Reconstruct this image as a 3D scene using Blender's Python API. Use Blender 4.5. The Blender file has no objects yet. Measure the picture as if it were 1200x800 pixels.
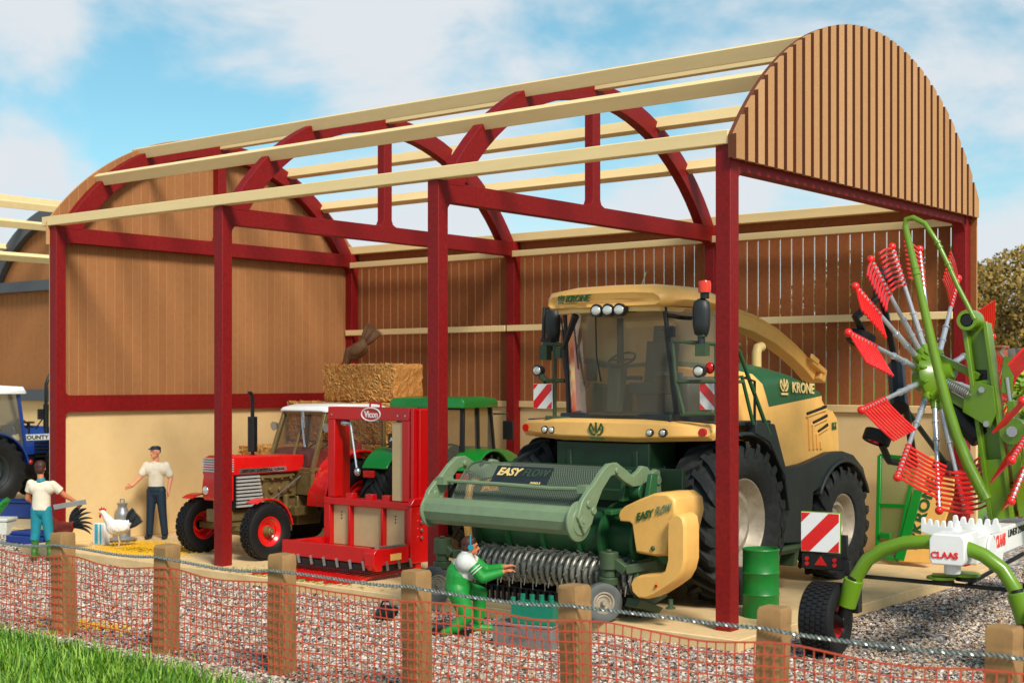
import bpy, bmesh, math, random
from mathutils import Vector as V, Matrix
random.seed(7)
C = bpy.context.scene.collection
PI = math.pi
def R_(d): return math.radians(d)
def lin(c):
    c = c/255.0
    return c/12.92 if c <= .04045 else ((c+.055)/1.055)**2.4

class MB:
    """collects shapes, built as ONE mesh object"""
    def __init__(s):
        s.v = []; s.f = []; s.m = []; s.T = Matrix.Identity(4); s.cur = 0
    def add(s, vs, fs):
        b = len(s.v)
        s.v += [s.T @ V(p) for p in vs]
        for f in fs:
            s.f.append([b+i for i in f]); s.m.append(s.cur)
    def bx(s, x0, x1, y0, y1, z0, z1):
        s.add([(x0,y0,z0),(x1,y0,z0),(x1,y1,z0),(x0,y1,z0),(x0,y0,z1),(x1,y0,z1),(x1,y1,z1),(x0,y1,z1)],
              [(0,3,2,1),(4,5,6,7),(0,1,5,4),(1,2,6,5),(2,3,7,6),(3,0,4,7)])
    def box(s, c, d, rx=0, ry=0, rz=0):
        T = s.T.copy()
        s.T = T @ Matrix.Translation(V(c)) @ Matrix.Rotation(rz,4,'Z') @ Matrix.Rotation(ry,4,'Y') @ Matrix.Rotation(rx,4,'X')
        s.bx(-d[0]/2, d[0]/2, -d[1]/2, d[1]/2, -d[2]/2, d[2]/2); s.T = T
    def bar(s, p0, p1, w, h, up=(0,0,1)):
        """rectangular bar from p0 to p1: w sideways, h along up"""
        p0 = V(p0); p1 = V(p1); d = (p1-p0).normalized(); u = V(up)
        sd = d.cross(u)
        if sd.length < 1e-4: sd = d.cross(V((1,0,0)))
        sd.normalize(); u = sd.cross(d).normalized()
        vs = [p+sd*a*w/2+u*b*h/2 for p in (p0,p1) for a,b in ((-1,-1),(1,-1),(1,1),(-1,1))]
        s.add(vs, [(3,2,1,0),(4,5,6,7),(0,1,5,4),(1,2,6,5),(2,3,7,6),(3,0,4,7)])
    def cyl(s, p0, p1, r0, r1=None, n=16):
        s.tube([p0, p1], [r0, r0 if r1 is None else r1], n)
    def tube(s, pts, r, n=8, flat=None):
        pts = [V(p) for p in pts]; k = len(pts)
        rs = r if isinstance(r, (list, tuple)) else [r]*k
        t = []
        for i in range(k):
            a = pts[max(i-1,0)]; b = pts[min(i+1,k-1)]
            t.append((b-a).normalized())
        u = t[0].orthogonal().normalized()
        if abs(t[0].z) < .9: u = t[0].cross(V((0,0,1))).normalized()
        vs = []
        for i in range(k):
            u = (u - t[i]*u.dot(t[i])).normalized(); w = t[i].cross(u)
            for j in range(n):
                a = 2*PI*j/n + PI/n
                vs.append(pts[i] + (u*math.cos(a) + w*math.sin(a)*(flat or 1))*rs[i])
        fs = [(i*n+j, i*n+(j+1)%n, (i+1)*n+(j+1)%n, (i+1)*n+j) for i in range(k-1) for j in range(n)]
        fs += [tuple(range(n-1,-1,-1)), tuple((k-1)*n+j for j in range(n))]
        s.add(vs, fs)
    def prism(s, poly, pl, a, b):
        n = len(poly)
        def P(p, h): return {'xz': (p[0],h,p[1]), 'yz': (h,p[0],p[1]), 'xy': (p[0],p[1],h)}[pl]
        vs = [P(p,a) for p in poly] + [P(p,b) for p in poly]
        s.add(vs, [tuple(range(n)), tuple(range(2*n-1,n-1,-1))] + [(i, n+i, n+(i+1)%n, (i+1)%n) for i in range(n)])
    def lathe(s, prof, o=(0,0,0), ax='x', n=32):
        """prof: list of (radius, height along axis); closed with caps when radius 0"""
        o = V(o); A = {'x':(V((1,0,0)),V((0,1,0)),V((0,0,1))),'y':(V((0,1,0)),V((0,0,1)),V((1,0,0))),'z':(V((0,0,1)),V((1,0,0)),V((0,1,0)))}[ax] if isinstance(ax,str) else ax
        k = len(prof); vs = []
        for r,h in prof:
            r = max(r, .0004)
            for j in range(n):
                a = 2*PI*j/n
                vs.append(o + A[0]*h + (A[1]*math.cos(a)+A[2]*math.sin(a))*r)
        s.add(vs, [(i*n+j, i*n+(j+1)%n, (i+1)*n+(j+1)%n, (i+1)*n+j) for i in range(k-1) for j in range(n)])
    def loft(s, rings, cap=True):
        n = len(rings[0]); k = len(rings)
        vs = [p for r in rings for p in r]
        fs = [(i*n+j, i*n+(j+1)%n, (i+1)*n+(j+1)%n, (i+1)*n+j) for i in range(k-1) for j in range(n)]
        if cap: fs += [tuple(range(n-1,-1,-1)), tuple((k-1)*n+j for j in range(n))]
        s.add(vs, fs)
    def ball(s, c, r, n=12, m=8):
        r = (r,r,r) if not isinstance(r,(tuple,list)) else r
        vs = []
        for i in range(m+1):
            a = PI*i/m
            for j in range(n):
                b = 2*PI*j/n
                vs.append((c[0]+r[0]*max(math.sin(a),.002)*math.cos(b), c[1]+r[1]*max(math.sin(a),.002)*math.sin(b), c[2]+r[2]*math.cos(a)))
        s.add(vs, [(i*n+j, i*n+(j+1)%n, (i+1)*n+(j+1)%n, (i+1)*n+j) for i in range(m) for j in range(n)])
    def build(s, name, mats, parent=None, bevel=0, smooth=35, seg=2, recalc=True):
        me = bpy.data.meshes.new(name)
        me.from_pydata([tuple(p) for p in s.v], [], s.f)
        for q in (mats if isinstance(mats,(list,tuple)) else [mats]): me.materials.append(q)
        me.polygons.foreach_set('material_index', s.m)
        if recalc:
            b = bmesh.new(); b.from_mesh(me); bmesh.ops.recalc_face_normals(b, faces=b.faces); b.to_mesh(me); b.free()
        if smooth:
            me.shade_smooth(); me.set_sharp_from_angle(angle=R_(smooth))
        o = bpy.data.objects.new(name, me); C.objects.link(o)
        if parent: o.parent = parent
        if bevel:
            q = o.modifiers.new('bevel','BEVEL'); q.width = bevel; q.segments = seg; q.limit_method = 'ANGLE'; q.angle_limit = R_(40)
            q.harden_normals = False
        return o

def tag(o, label=None, cat=None, group=None, kind=None):
    if label: o['label'] = label
    if cat: o['category'] = cat
    if group: o['group'] = group
    if kind: o['kind'] = kind
    return o
def thing(name, label, cat, loc=(0,0,0), rz=0, group=None):
    o = bpy.data.objects.new(name, None); C.objects.link(o); o.empty_display_size = .2
    o.location = loc; o.rotation_euler = (0,0,rz)
    return tag(o, label, cat, group)
def kids(o): return [c for c in bpy.data.objects if c.parent == o]
def copy_tree(o, parent=None):
    c = o.copy(); C.objects.link(c); c.parent = parent
    for ch in kids(o): copy_tree(ch, c)
    return c

def text(s, parent, org, right, up, w, h, mat, name='lettering', shear=0, bold=0, ext=.004):
    cu = bpy.data.curves.new('t','FONT'); cu.body = s; cu.shear = shear; cu.offset = bold; cu.extrude = .001
    cu.resolution_u = 3
    t = bpy.data.objects.new('t', cu); C.objects.link(t)
    bpy.context.view_layer.update()
    dg = bpy.context.evaluated_depsgraph_get()
    me = bpy.data.meshes.new_from_object(t.evaluated_get(dg))
    bpy.data.objects.remove(t)
    xs = [p.co.x for p in me.vertices]; ys = [p.co.y for p in me.vertices]
    x0,x1,y0,y1 = min(xs),max(xs),min(ys),max(ys)
    rv = V(right).normalized(); uv = V(up).normalized(); nv = rv.cross(uv)
    for p in me.vertices:
        q = V(org) + rv*((p.co.x-(x0+x1)/2)/(x1-x0)*w) + uv*((p.co.y-(y0+y1)/2)/(y1-y0)*h) + nv*(ext if p.co.z > 0 else -ext)
        p.co = q
    me.name = name; me.materials.clear(); me.materials.append(mat)
    o = bpy.data.objects.new(name, me); C.objects.link(o); o.parent = parent
    return o

def frame(org, right, up):
    r = V(right).normalized(); u = V(up).normalized(); n = r.cross(u)
    M = Matrix.Identity(4)
    for i in range(3):
        M[i][0] = r[i]; M[i][1] = u[i]; M[i][2] = n[i]; M[i][3] = org[i]
    return M

# ------------------------------------------------------------ materials
def mat(name, rgb, rough=.5, metal=0, var=.08, sc=6, bump=0, bsc=40, spec=.5, dirt=None, coat=0, alpha=None, detail=4, stretch=None):
    m = bpy.data.materials.new(name); m.use_nodes = True
    nt = m.node_tree; N = nt.nodes; L = nt.links; b = N['Principled BSDF']
    c = tuple(lin(x) for x in rgb)
    b.inputs['Roughness'].default_value = rough; b.inputs['Metallic'].default_value = metal
    b.inputs['Specular IOR Level'].default_value = spec
    b.inputs['Coat Weight'].default_value = coat; b.inputs['Coat Roughness'].default_value = .15
    tc = N.new('ShaderNodeTexCoord'); mp = N.new('ShaderNodeMapping'); L.new(tc.outputs['Object'], mp.inputs[0])
    if stretch: mp.inputs['Scale'].default_value = stretch
    nz = N.new('ShaderNodeTexNoise'); nz.inputs['Scale'].default_value = sc; nz.inputs['Detail'].default_value = detail; nz.inputs['Roughness'].default_value = .65
    L.new(mp.outputs[0], nz.inputs['Vector'])
    rp = N.new('ShaderNodeValToRGB'); e = rp.color_ramp.elements
    e[0].position = .3; e[1].position = .72
    e[0].color = tuple(max(0,x*(1-var)) for x in c)+(1,); e[1].color = tuple(min(1,x*(1+var)) for x in c)+(1,)
    L.new(nz.outputs[0], rp.inputs[0]); out = rp.outputs[0]
    if dirt:
        d, amt, dsc = dirt
        n2 = N.new('ShaderNodeTexNoise'); n2.inputs['Scale'].default_value = dsc; n2.inputs['Detail'].default_value = 8; n2.inputs['Roughness'].default_value = .7
        L.new(tc.outputs['Object'], n2.inputs['Vector'])
        r2 = N.new('ShaderNodeMapRange'); r2.inputs[1].default_value = .45; r2.inputs[2].default_value = .75; r2.inputs[4].default_value = amt
        L.new(n2.outputs[0], r2.inputs[0])
        mx = N.new('ShaderNodeMix'); mx.data_type = 'RGBA'; L.new(r2.outputs[0], mx.inputs[0]); L.new(out, mx.inputs[6])
        mx.inputs[7].default_value = tuple(lin(x) for x in d)+(1,); out = mx.outputs[2]
    L.new(out, b.inputs['Base Color'])
    rr = N.new('ShaderNodeMapRange'); rr.inputs[3].default_value = max(0,rough-.08); rr.inputs[4].default_value = min(1,rough+.1)
    L.new(nz.outputs[0], rr.inputs[0]); L.new(rr.outputs[0], b.inputs['Roughness'])
    if bump:
        n3 = N.new('ShaderNodeTexNoise'); n3.inputs['Scale'].default_value = bsc; n3.inputs['Detail'].default_value = 5
        L.new(mp.outputs[0], n3.inputs['Vector'])
        bp = N.new('ShaderNodeBump'); bp.inputs['Strength'].default_value = bump; bp.inputs['Distance'].default_value = .01
        L.new(n3.outputs[0], bp.inputs['Height']); L.new(bp.outputs[0], b.inputs['Normal'])
    return m

def mesh_mat(name, rgb, cell, hole=.36, axes=(0,2), rough=.5):
    """perforated sheet: real holes by transparency, in object space"""
    m = mat(name, rgb, rough, var=.05)
    nt = m.node_tree; N = nt.nodes; L = nt.links; b = N['Principled BSDF']
    tc = N.new('ShaderNodeTexCoord'); sp = N.new('ShaderNodeSeparateXYZ'); L.new(tc.outputs['Object'], sp.inputs[0])
    def mth(op, a, b_=None):
        q = N.new('ShaderNodeMath'); q.operation = op
        for i,x in enumerate((a,b_)):
            if x is None: continue
            if isinstance(x,(int,float)): q.inputs[i].default_value = x
            else: L.new(x, q.inputs[i])
        return q.outputs[0]
    u = mth('DIVIDE', sp.outputs[axes[0]], cell); w = mth('DIVIDE', sp.outputs[axes[1]], cell)
    # diagonal grid of holes
    a = mth('ADD', u, w); c = mth('SUBTRACT', u, w)
    fa = mth('ABSOLUTE', mth('SUBTRACT', mth('FRACT', a), .5)); fc = mth('ABSOLUTE', mth('SUBTRACT', mth('FRACT', c), .5))
    h = mth('LESS_THAN', mth('MAXIMUM', fa, fc), hole)
    L.new(mth('SUBTRACT', 1, h), b.inputs['Alpha'])
    return m

def glass(name, tint=(205,205,190), al=.22, rough=.05, ior=1.45):
    m = bpy.data.materials.new(name); m.use_nodes = True
    nt = m.node_tree; N = nt.nodes; L = nt.links; N.clear()
    o = N.new('ShaderNodeOutputMaterial'); t = N.new('ShaderNodeBsdfTransparent'); g = N.new('ShaderNodeBsdfGlossy'); mx = N.new('ShaderNodeMixShader')
    d = N.new('ShaderNodeBsdfDiffuse'); m2 = N.new('ShaderNodeMixShader')
    c = tuple(lin(x) for x in tint)+(1,)
    t.inputs[0].default_value = c; g.inputs['Roughness'].default_value = rough; d.inputs[0].default_value = c
    fr = N.new('ShaderNodeFresnel'); fr.inputs[0].default_value = ior
    m2.inputs[0].default_value = al
    L.new(t.outputs[0], m2.inputs[1]); L.new(d.outputs[0], m2.inputs[2])
    L.new(fr.outputs[0], mx.inputs[0]); L.new(m2.outputs[0], mx.inputs[1]); L.new(g.outputs[0], mx.inputs[2]); L.new(mx.outputs[0], o.inputs[0])
    return m

M = dict(
 red_frame = mat('painted_red_board', (130,15,15), .55, var=.28, sc=22, bump=.22, bsc=90, spec=.3, dirt=((95,12,18),.35,60)),
 grey_frame= mat('painted_grey_board', (78,84,90), .6, var=.1, sc=10, bump=.1, bsc=90),
 cream     = mat('cream_timber', (240,212,154), .6, var=.05, sc=5, bump=.08, bsc=60, spec=.3, stretch=(.15,1,1)),
 cream_wall= mat('cream_wall_board', (228,196,140), .6, var=.04, sc=1.2, bump=.05, bsc=60, spec=.25, dirt=((205,165,105),.3,2.2)),
 slab      = mat('cream_floor_board', (230,198,146), .55, var=.07, sc=1.5, bump=.1, bsc=50, spec=.3, dirt=((186,150,98),.55,2.4)),
 slabedge  = mat('slab_edge', (190,150,95), .8, var=.12, sc=6, bump=.2, bsc=60),
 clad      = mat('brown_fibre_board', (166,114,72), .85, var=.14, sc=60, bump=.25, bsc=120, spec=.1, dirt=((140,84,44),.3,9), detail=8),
 clad_back = mat('dark_brown_fibre_board', (156,94,56), .85, var=.16, sc=60, bump=.25, bsc=120, spec=.1, dirt=((112,60,32),.45,14), detail=8),  # end wall's board darkened: back wall shade is put into the colour
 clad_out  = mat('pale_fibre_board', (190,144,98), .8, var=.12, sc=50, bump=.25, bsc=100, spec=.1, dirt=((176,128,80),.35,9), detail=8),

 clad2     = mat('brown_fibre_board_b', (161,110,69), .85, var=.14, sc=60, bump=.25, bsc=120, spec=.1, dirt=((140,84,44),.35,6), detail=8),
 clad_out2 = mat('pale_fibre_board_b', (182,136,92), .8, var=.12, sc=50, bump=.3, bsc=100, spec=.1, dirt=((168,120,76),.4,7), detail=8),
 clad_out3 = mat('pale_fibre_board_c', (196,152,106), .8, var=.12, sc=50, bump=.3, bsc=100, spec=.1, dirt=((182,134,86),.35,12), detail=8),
 clad_bk2  = mat('shaded_brown_fibre_board_b', (148,88,52), .85, var=.18, sc=60, bump=.25, bsc=120, spec=.1, dirt=((112,60,32),.45,10), detail=8),  # second tone of the back wall board, shade likewise in the colour
 groove    = mat('cut_edge_and_groove_shade', (104,54,28), .9, var=.12, sc=40),  # dark cut edge brown, with the depth shade of grooves put into it
 yellow    = mat('warm_yellow_paint', (240,184,98), .38, var=.04, sc=3, spec=.5, bump=.03, bsc=200, dirt=((208,156,84),.35,5)),
 beige     = mat('beige_plastic', (232,200,128), .45, var=.05, sc=3),
 hgreen    = mat('harvester_green', (32,88,48), .4, var=.07, sc=4, dirt=((60,90,52),.3,6)),
 dgreen    = mat('dark_green_paint', (22,52,26), .5, var=.1, sc=4),
 sage      = mat('sage_green_metal', (118,138,104), .42, var=.07, sc=5, metal=0, dirt=((86,112,78),.35,8)),
 dsage     = mat('dull_sage_paint', (64,84,56), .5, var=.08, sc=5, dirt=((50,66,44),.4,8)),
 tyre      = mat('dark_grey_tyre', (34,37,37), .75, var=.14, sc=7, bump=.15, bsc=60, spec=.3, dirt=((70,70,64),.4,9)),
 tyre_blk  = mat('black_tyre', (20,20,21), .6, var=.15, sc=8, bump=.1, bsc=60, spec=.4),
 tyre_gry  = mat('grey_small_tyre', (92,96,94), .7, var=.1, sc=8),
 rim_beige = mat('dusty_beige_rim', (172,160,140), .45, var=.1, sc=8, metal=.2, dirt=((96,86,72),.5,9)),
 charcoal  = mat('charcoal_plastic', (31,38,40), .5, var=.08, sc=5, dirt=((60,64,60),.3,7)),
 black     = mat('black_plastic', (16,17,18), .42, var=.15, sc=6),
 interior  = mat('grey_blue_interior', (66,78,88), .6, var=.08, sc=6),
 steel     = mat('brushed_steel', (190,192,192), .28, metal=.9, var=.06, sc=12),
 darksteel = mat('dark_steel', (150,150,140), .35, metal=.45, var=.15, sc=14, dirt=((60,58,50),.4,20)),
 white     = mat('white_paint', (236,236,232), .4, var=.03, sc=4),
 lensw     = mat('clear_lamp_lens', (225,225,215), .12, var=.05, sc=20, metal=.4),
 lensr     = mat('red_lamp_lens', (190,28,20), .15, var=.08, sc=20),
 beacon    = mat('red_beacon_lens', (226,64,40), .2, var=.05, sc=8),
 tred      = mat('bright_red_paint', (222,22,20), .28, var=.05, sc=3, coat=.4),
 cred      = mat('cutter_red_paint', (196,8,12), .3, var=.06, sc=3, coat=.3),
 chrome    = mat('bright_trim', (214,214,208), .3, metal=.4, var=.04, sc=12),
 olive     = mat('olive_brown_metal', (128,108,66), .42, metal=.3, var=.15, sc=9, dirt=((70,58,36),.4,10)),
 tan       = mat('tan_sheet', (206,180,132), .55, var=.04, sc=4, dirt=((170,140,92),.25,5)),
 straw     = mat('straw_in_bale', (176,116,58), .9, var=.6, sc=28, bump=1.0, bsc=30, spec=.1, dirt=((232,186,112),.7,42), detail=10, stretch=(1,1,2.2)),
 strawbit  = mat('loose_straw', (232,186,112), .8, var=.3, sc=9),
 jgreen    = mat('bright_green_paint', (16,128,38), .32, var=.05, sc=3, coat=.3),
 blue      = mat('blue_paint', (10,50,128), .3, var=.06, sc=3, coat=.4),
 lime      = mat('lime_green_paint', (104,144,18), .32, var=.05, sc=4, coat=.3),
 ltine     = mat('red_tine_plastic', (232,34,26), .3, var=.05, sc=6, coat=.3),
 wsilver   = mat('silver_arm', (196,200,204), .28, metal=.6, var=.05, sc=8),
 woodpost  = mat('pale_sawn_timber', (160,124,80), .8, var=.2, sc=5, bump=.5, bsc=18, spec=.2, dirt=((120,88,54),.3,9), stretch=(1,1,.3)),
 net       = mat('orange_netting', (206,84,54), .5, var=.08, sc=6),
 wire      = mat('grey_twisted_wire', (150,158,150), .35, metal=.6, var=.1, sc=20),
 skin      = mat('painted_skin', (222,150,112), .5, var=.05, sc=8),
 skin_dk   = mat('tanned_painted_skin', (204,124,84), .5, var=.06, sc=8),
 shirt     = mat('off_white_shirt', (226,214,190), .7, var=.12, sc=7),
 teal      = mat('teal_cloth', (20,132,146), .6, var=.1, sc=7),
 navy      = mat('navy_cloth', (14,40,58), .6, var=.15, sc=7),
 overall   = mat('green_overalls', (22,140,50), .5, var=.1, sc=8),
 boot      = mat('green_boot', (60,112,32), .5, var=.1, sc=8),
 hair      = mat('brown_hair', (66,30,16), .6, var=.15, sc=20),
 greyshirt = mat('pale_grey_shirt', (206,208,200), .6, var=.06, sc=8),
 galv      = mat('galvanised_tin', (150,152,150), .4, metal=.5, var=.1, sc=10, dirt=((110,108,104),.4,9)),
 crate     = mat('teal_crate', (14,120,92), .45, var=.06, sc=8),
 barrel    = mat('green_barrel', (20,120,42), .4, var=.08, sc=5, dirt=((10,80,30),.4,6)),
 brick     = mat('red_brick', (170,92,60), .85, var=.2, sc=8, bump=.3),
)
M['cmesh'] = mesh_mat('header_wire_mesh', (98,108,92), .036, .33, (0,2))
M['pmesh'] = mesh_mat('panel_wire_mesh', (40,110,52), .05, .36, (0,2))
M['glass'] = glass('dusty_cab_glass', (228,220,196), .10, .12, 1.22)
M['haze'] = glass('hazy_rear_glass', (246,226,178), .8, .2, 1.2)
M['dglass'] = glass('tinted_glass', (206,196,176), .06, .08, 1.25)
# ------------------------------------------------------------ camera, sun, sky
S = bpy.context.scene
cam = bpy.data.cameras.new('Camera'); co = bpy.data.objects.new('Camera', cam); C.objects.link(co); S.camera = co
co.location = (8.71, -15.05, 3.07)
co.rotation_euler = (R_(90), 0, math.atan2(.6266, .779))
cam.sensor_width = 36; cam.lens = 1638/1200*36; cam.shift_y = 45/1200; cam.clip_end = 2000; cam.clip_start = .1
cam.dof.use_dof = True; cam.dof.focus_distance = 19.5; cam.dof.aperture_fstop = 1.5
SUN_EL, SUN_AZ = 44, math.degrees(math.atan2(-.46, .89))     # direction TO the sun
d = V((math.cos(R_(SUN_EL))*math.cos(R_(SUN_AZ)), math.cos(R_(SUN_EL))*math.sin(R_(SUN_AZ)), math.sin(R_(SUN_EL))))
sl = bpy.data.lights.new('Sun','SUN'); so = bpy.data.objects.new('Sun', sl); C.objects.link(so)
sl.energy = 4.3; sl.angle = R_(16); sl.color = (1,.93,.82)
so.rotation_euler = d.to_track_quat('Z','Y').to_euler(); so.location = (10,-10,20)
w = bpy.data.worlds.new('World'); S.world = w; w.use_nodes = True
N = w.node_tree.nodes; L = w.node_tree.links; bg = N['Background']
sky = N.new('ShaderNodeTexSky'); sky.sky_type = 'NISHITA'; sky.sun_disc = False
sky.sun_elevation = R_(SUN_EL); sky.sun_rotation = R_(90-SUN_AZ); sky.air_density = 1.0; sky.dust_density = .3; sky.ozone_density = 3
hs = N.new('ShaderNodeHueSaturation'); hs.inputs['Saturation'].default_value = 1.2; hs.inputs['Value'].default_value = 1.6
hs.inputs['Hue'].default_value = .465
L.new(sky.outputs[0], hs.inputs['Color'])
tc = N.new('ShaderNodeTexCoord'); mp = N.new('ShaderNodeMapping'); mp.inputs['Scale'].default_value = (1,1,1.9); mp.inputs['Location'].default_value = (.35,.1,.0)
L.new(tc.outputs['Generated'], mp.inputs[0])
n1 = N.new('ShaderNodeTexNoise'); n1.inputs['Scale'].default_value = 5.0; n1.inputs['Detail'].default_value = 9; n1.inputs['Roughness'].default_value = .56; n1.inputs['Distortion'].default_value = .25
L.new(mp.outputs[0], n1.inputs['Vector'])
cr = N.new('ShaderNodeValToRGB'); e = cr.color_ramp.elements; e[0].position = .34; e[1].position = .57
cr.color_ramp.interpolation = 'EASE'; e[0].color = (.08,.08,.08,1)
L.new(n1.outputs[0], cr.inputs[0])
mx = N.new('ShaderNodeMix'); mx.data_type = 'RGBA'; 
sp = N.new('ShaderNodeSeparateXYZ'); L.new(tc.outputs['Generated'], sp.inputs[0])
el = N.new('ShaderNodeMapRange'); el.inputs[1].default_value = .32; el.inputs[2].default_value = .62; el.inputs[3].default_value = 1; el.inputs[4].default_value = .0
L.new(sp.outputs[2], el.inputs[0])
ml = N.new('ShaderNodeMath'); ml.operation = 'MULTIPLY'; L.new(cr.outputs[0], ml.inputs[0]); L.new(el.outputs[0], ml.inputs[1])
L.new(ml.outputs[0], mx.inputs[0]); L.new(hs.outputs[0], mx.inputs[6])
mx.inputs[7].default_value = (9.2,9.8,10.3,1)
L.new(mx.outputs[2], bg.inputs[0]); bg.inputs[1].default_value = .082
S.render.engine = 'CYCLES'
S.view_settings.view_transform = 'Standard'; S.view_settings.look = 'None'; S.view_settings.exposure = 0; S.view_settings.gamma = 1
# ------------------------------------------------------------ ground
def noise_ground(name, cols, sc, bump):
    m = bpy.data.materials.new(name); m.use_nodes = True
    nt = m.node_tree; N = nt.nodes; L = nt.links; b = N['Principled BSDF']; b.inputs['Roughness'].default_value = .85
    tc = N.new('ShaderNodeTexCoord'); vo = N.new('ShaderNodeTexVoronoi'); vo.inputs['Scale'].default_value = sc; L.new(tc.outputs['Object'], vo.inputs['Vector'])
    cr = N.new('ShaderNodeValToRGB'); cr.color_ramp.interpolation = 'CONSTANT'
    el = cr.color_ramp.elements
    while len(el) < len(cols): el.new(.5)
    for i,c in enumerate(cols):
        el[i].position = i/len(cols); el[i].color = tuple(lin(x) for x in c)+(1,)
    sp = N.new('ShaderNodeSeparateColor'); L.new(vo.outputs['Color'], sp.inputs[0]); L.new(sp.outputs[0], cr.inputs[0]); L.new(cr.outputs[0], b.inputs['Base Color'])
    bp = N.new('ShaderNodeBump'); bp.inputs['Strength'].default_value = bump; bp.inputs['Distance'].default_value = .03; bp.invert = True
    L.new(vo.outputs['Distance'], bp.inputs['Height']); L.new(bp.outputs[0], b.inputs['Normal'])
    return m
STONES = [(198,186,172),(150,130,114),(96,82,74),(184,158,128),(222,214,202),(124,120,122),(60,54,52),(178,140,104),(168,160,156),(204,186,160)]
GZ = -.15
g = MB(); g.bx(-300, 300, -80, 400, GZ-.3, GZ)
tag(g.build('gravel_yard', noise_ground('gravel_bed', STONES, 17, .9), smooth=0), kind='structure')
def gravel_chips(regions, name, seed):
    rnd = random.Random(seed); b = MB()
    base = [(1,0,0),(-1,0,0),(0,1,0),(0,-1,0),(0,0,1),(0,0,-1)]
    fs = [(0,2,4),(2,1,4),(1,3,4),(3,0,4),(2,0,5),(1,2,5),(3,1,5),(0,3,5)]
    for (x0,x1,y0,y1,n,ok) in regions:
        for _ in range(n):
            x = rnd.uniform(x0,x1); y = rnd.uniform(y0,y1)
            if not ok(x,y): continue
            r = rnd.uniform(.012,.033); a = rnd.uniform(0,PI); ca,sa = math.cos(a),math.sin(a)
            sx,sy,sz = r*rnd.uniform(.7,1.3), r*rnd.uniform(.6,1.1), r*rnd.uniform(.4,.8); k = len(b.v)
            tx = rnd.uniform(-.4,.4)
            for p in base:
                q = [p[i]+rnd.uniform(-.28,.28) for i in range(3)]
                X,Y,Z = q[0]*sx, q[1]*sy, q[2]*sz+q[0]*sx*tx
                b.v.append((x+X*ca-Y*sa, y+X*sa+Y*ca, GZ+.008+Z+rnd.uniform(0,.006)))
            c = rnd.randrange(len(STONES))
            for f in fs: b.f.append([k+i for i in f]); b.m.append(c)
    return b.build(name, [mat('stone_chip', c, .8, var=.12, sc=30) for c in STONES], smooth=0, recalc=False)
cx,cy = 8.71,-15.05
def inview(x,y,m=.03):
    a,b_ = x-cx, y-cy; Z = -a*.6266+b_*.779
    return Z > 8 and -.37-m < (a*.779+b_*.6266)/Z < .37+m
tag(gravel_chips([(-17,6.5,-6.4,-.55,92000,inview),(.47,9,-.55,9,40000,inview),(-20,-14.4,-.55,2.5,4000,inview)], 'loose_gravel', 3), kind='stuff')

g = MB(); g.bx(-14.75, .45, -.52, 8.1, GZ, 0)
tag(g.build('barn_floor', M['slab'], bevel=.012), kind='structure')
g = MB(); g.bx(-31, -15.0, 1.2, 8.1, GZ, -.02)
tag(g.build('second_barn_floor', M['slab'], bevel=.012), kind='structure')
# turf at the lower left
g = MB(); g.bx(-26, -2.6, -10, -5.75, GZ, GZ+.03)
tag(g.build('turf', mat('turf_soil', (70,96,34), .95, var=.3, sc=12), smooth=0), kind='structure')
rnd = random.Random(5); b = MB()
for _ in range(18000):
    x = rnd.uniform(-15,-.9); y = -5.72 - (rnd.random()**1.6)*1.9
    if x > -3.4 and rnd.random() < (x+3.4)/2.4: continue
    if not inview(x,y,.06): continue
    h = rnd.uniform(.12,.30)*(1.25 if rnd.random()<.08 else 1); a = rnd.uniform(0,2*PI); l = rnd.uniform(.03,.17); wd = rnd.uniform(.007,.013)
    dx,dy = math.cos(a),math.sin(a); k = len(b.v); z = GZ+.02
    px_,py_ = -dy*wd, dx*wd
    b.v += [(x-px_,y-py_,z),(x+px_,y+py_,z),(x+dx*l*.3+px_*.8,y+dy*l*.3+py_*.8,z+h*.6),(x+dx*l*.3-px_*.8,y+dy*l*.3-py_*.8,z+h*.6),(x+dx*l,y+dy*l,z+h)]
    b.f += [[k,k+1,k+2,k+3],[k+3,k+2,k+4]]; c = rnd.randrange(4); b.m += [c,c]
tag(b.build('grass', [mat('grass_blade', c, .6, var=.2, sc=4) for c in ((86,136,20),(118,164,36),(58,108,18),(146,178,66))], smooth=0, recalc=False), kind='stuff')

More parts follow.
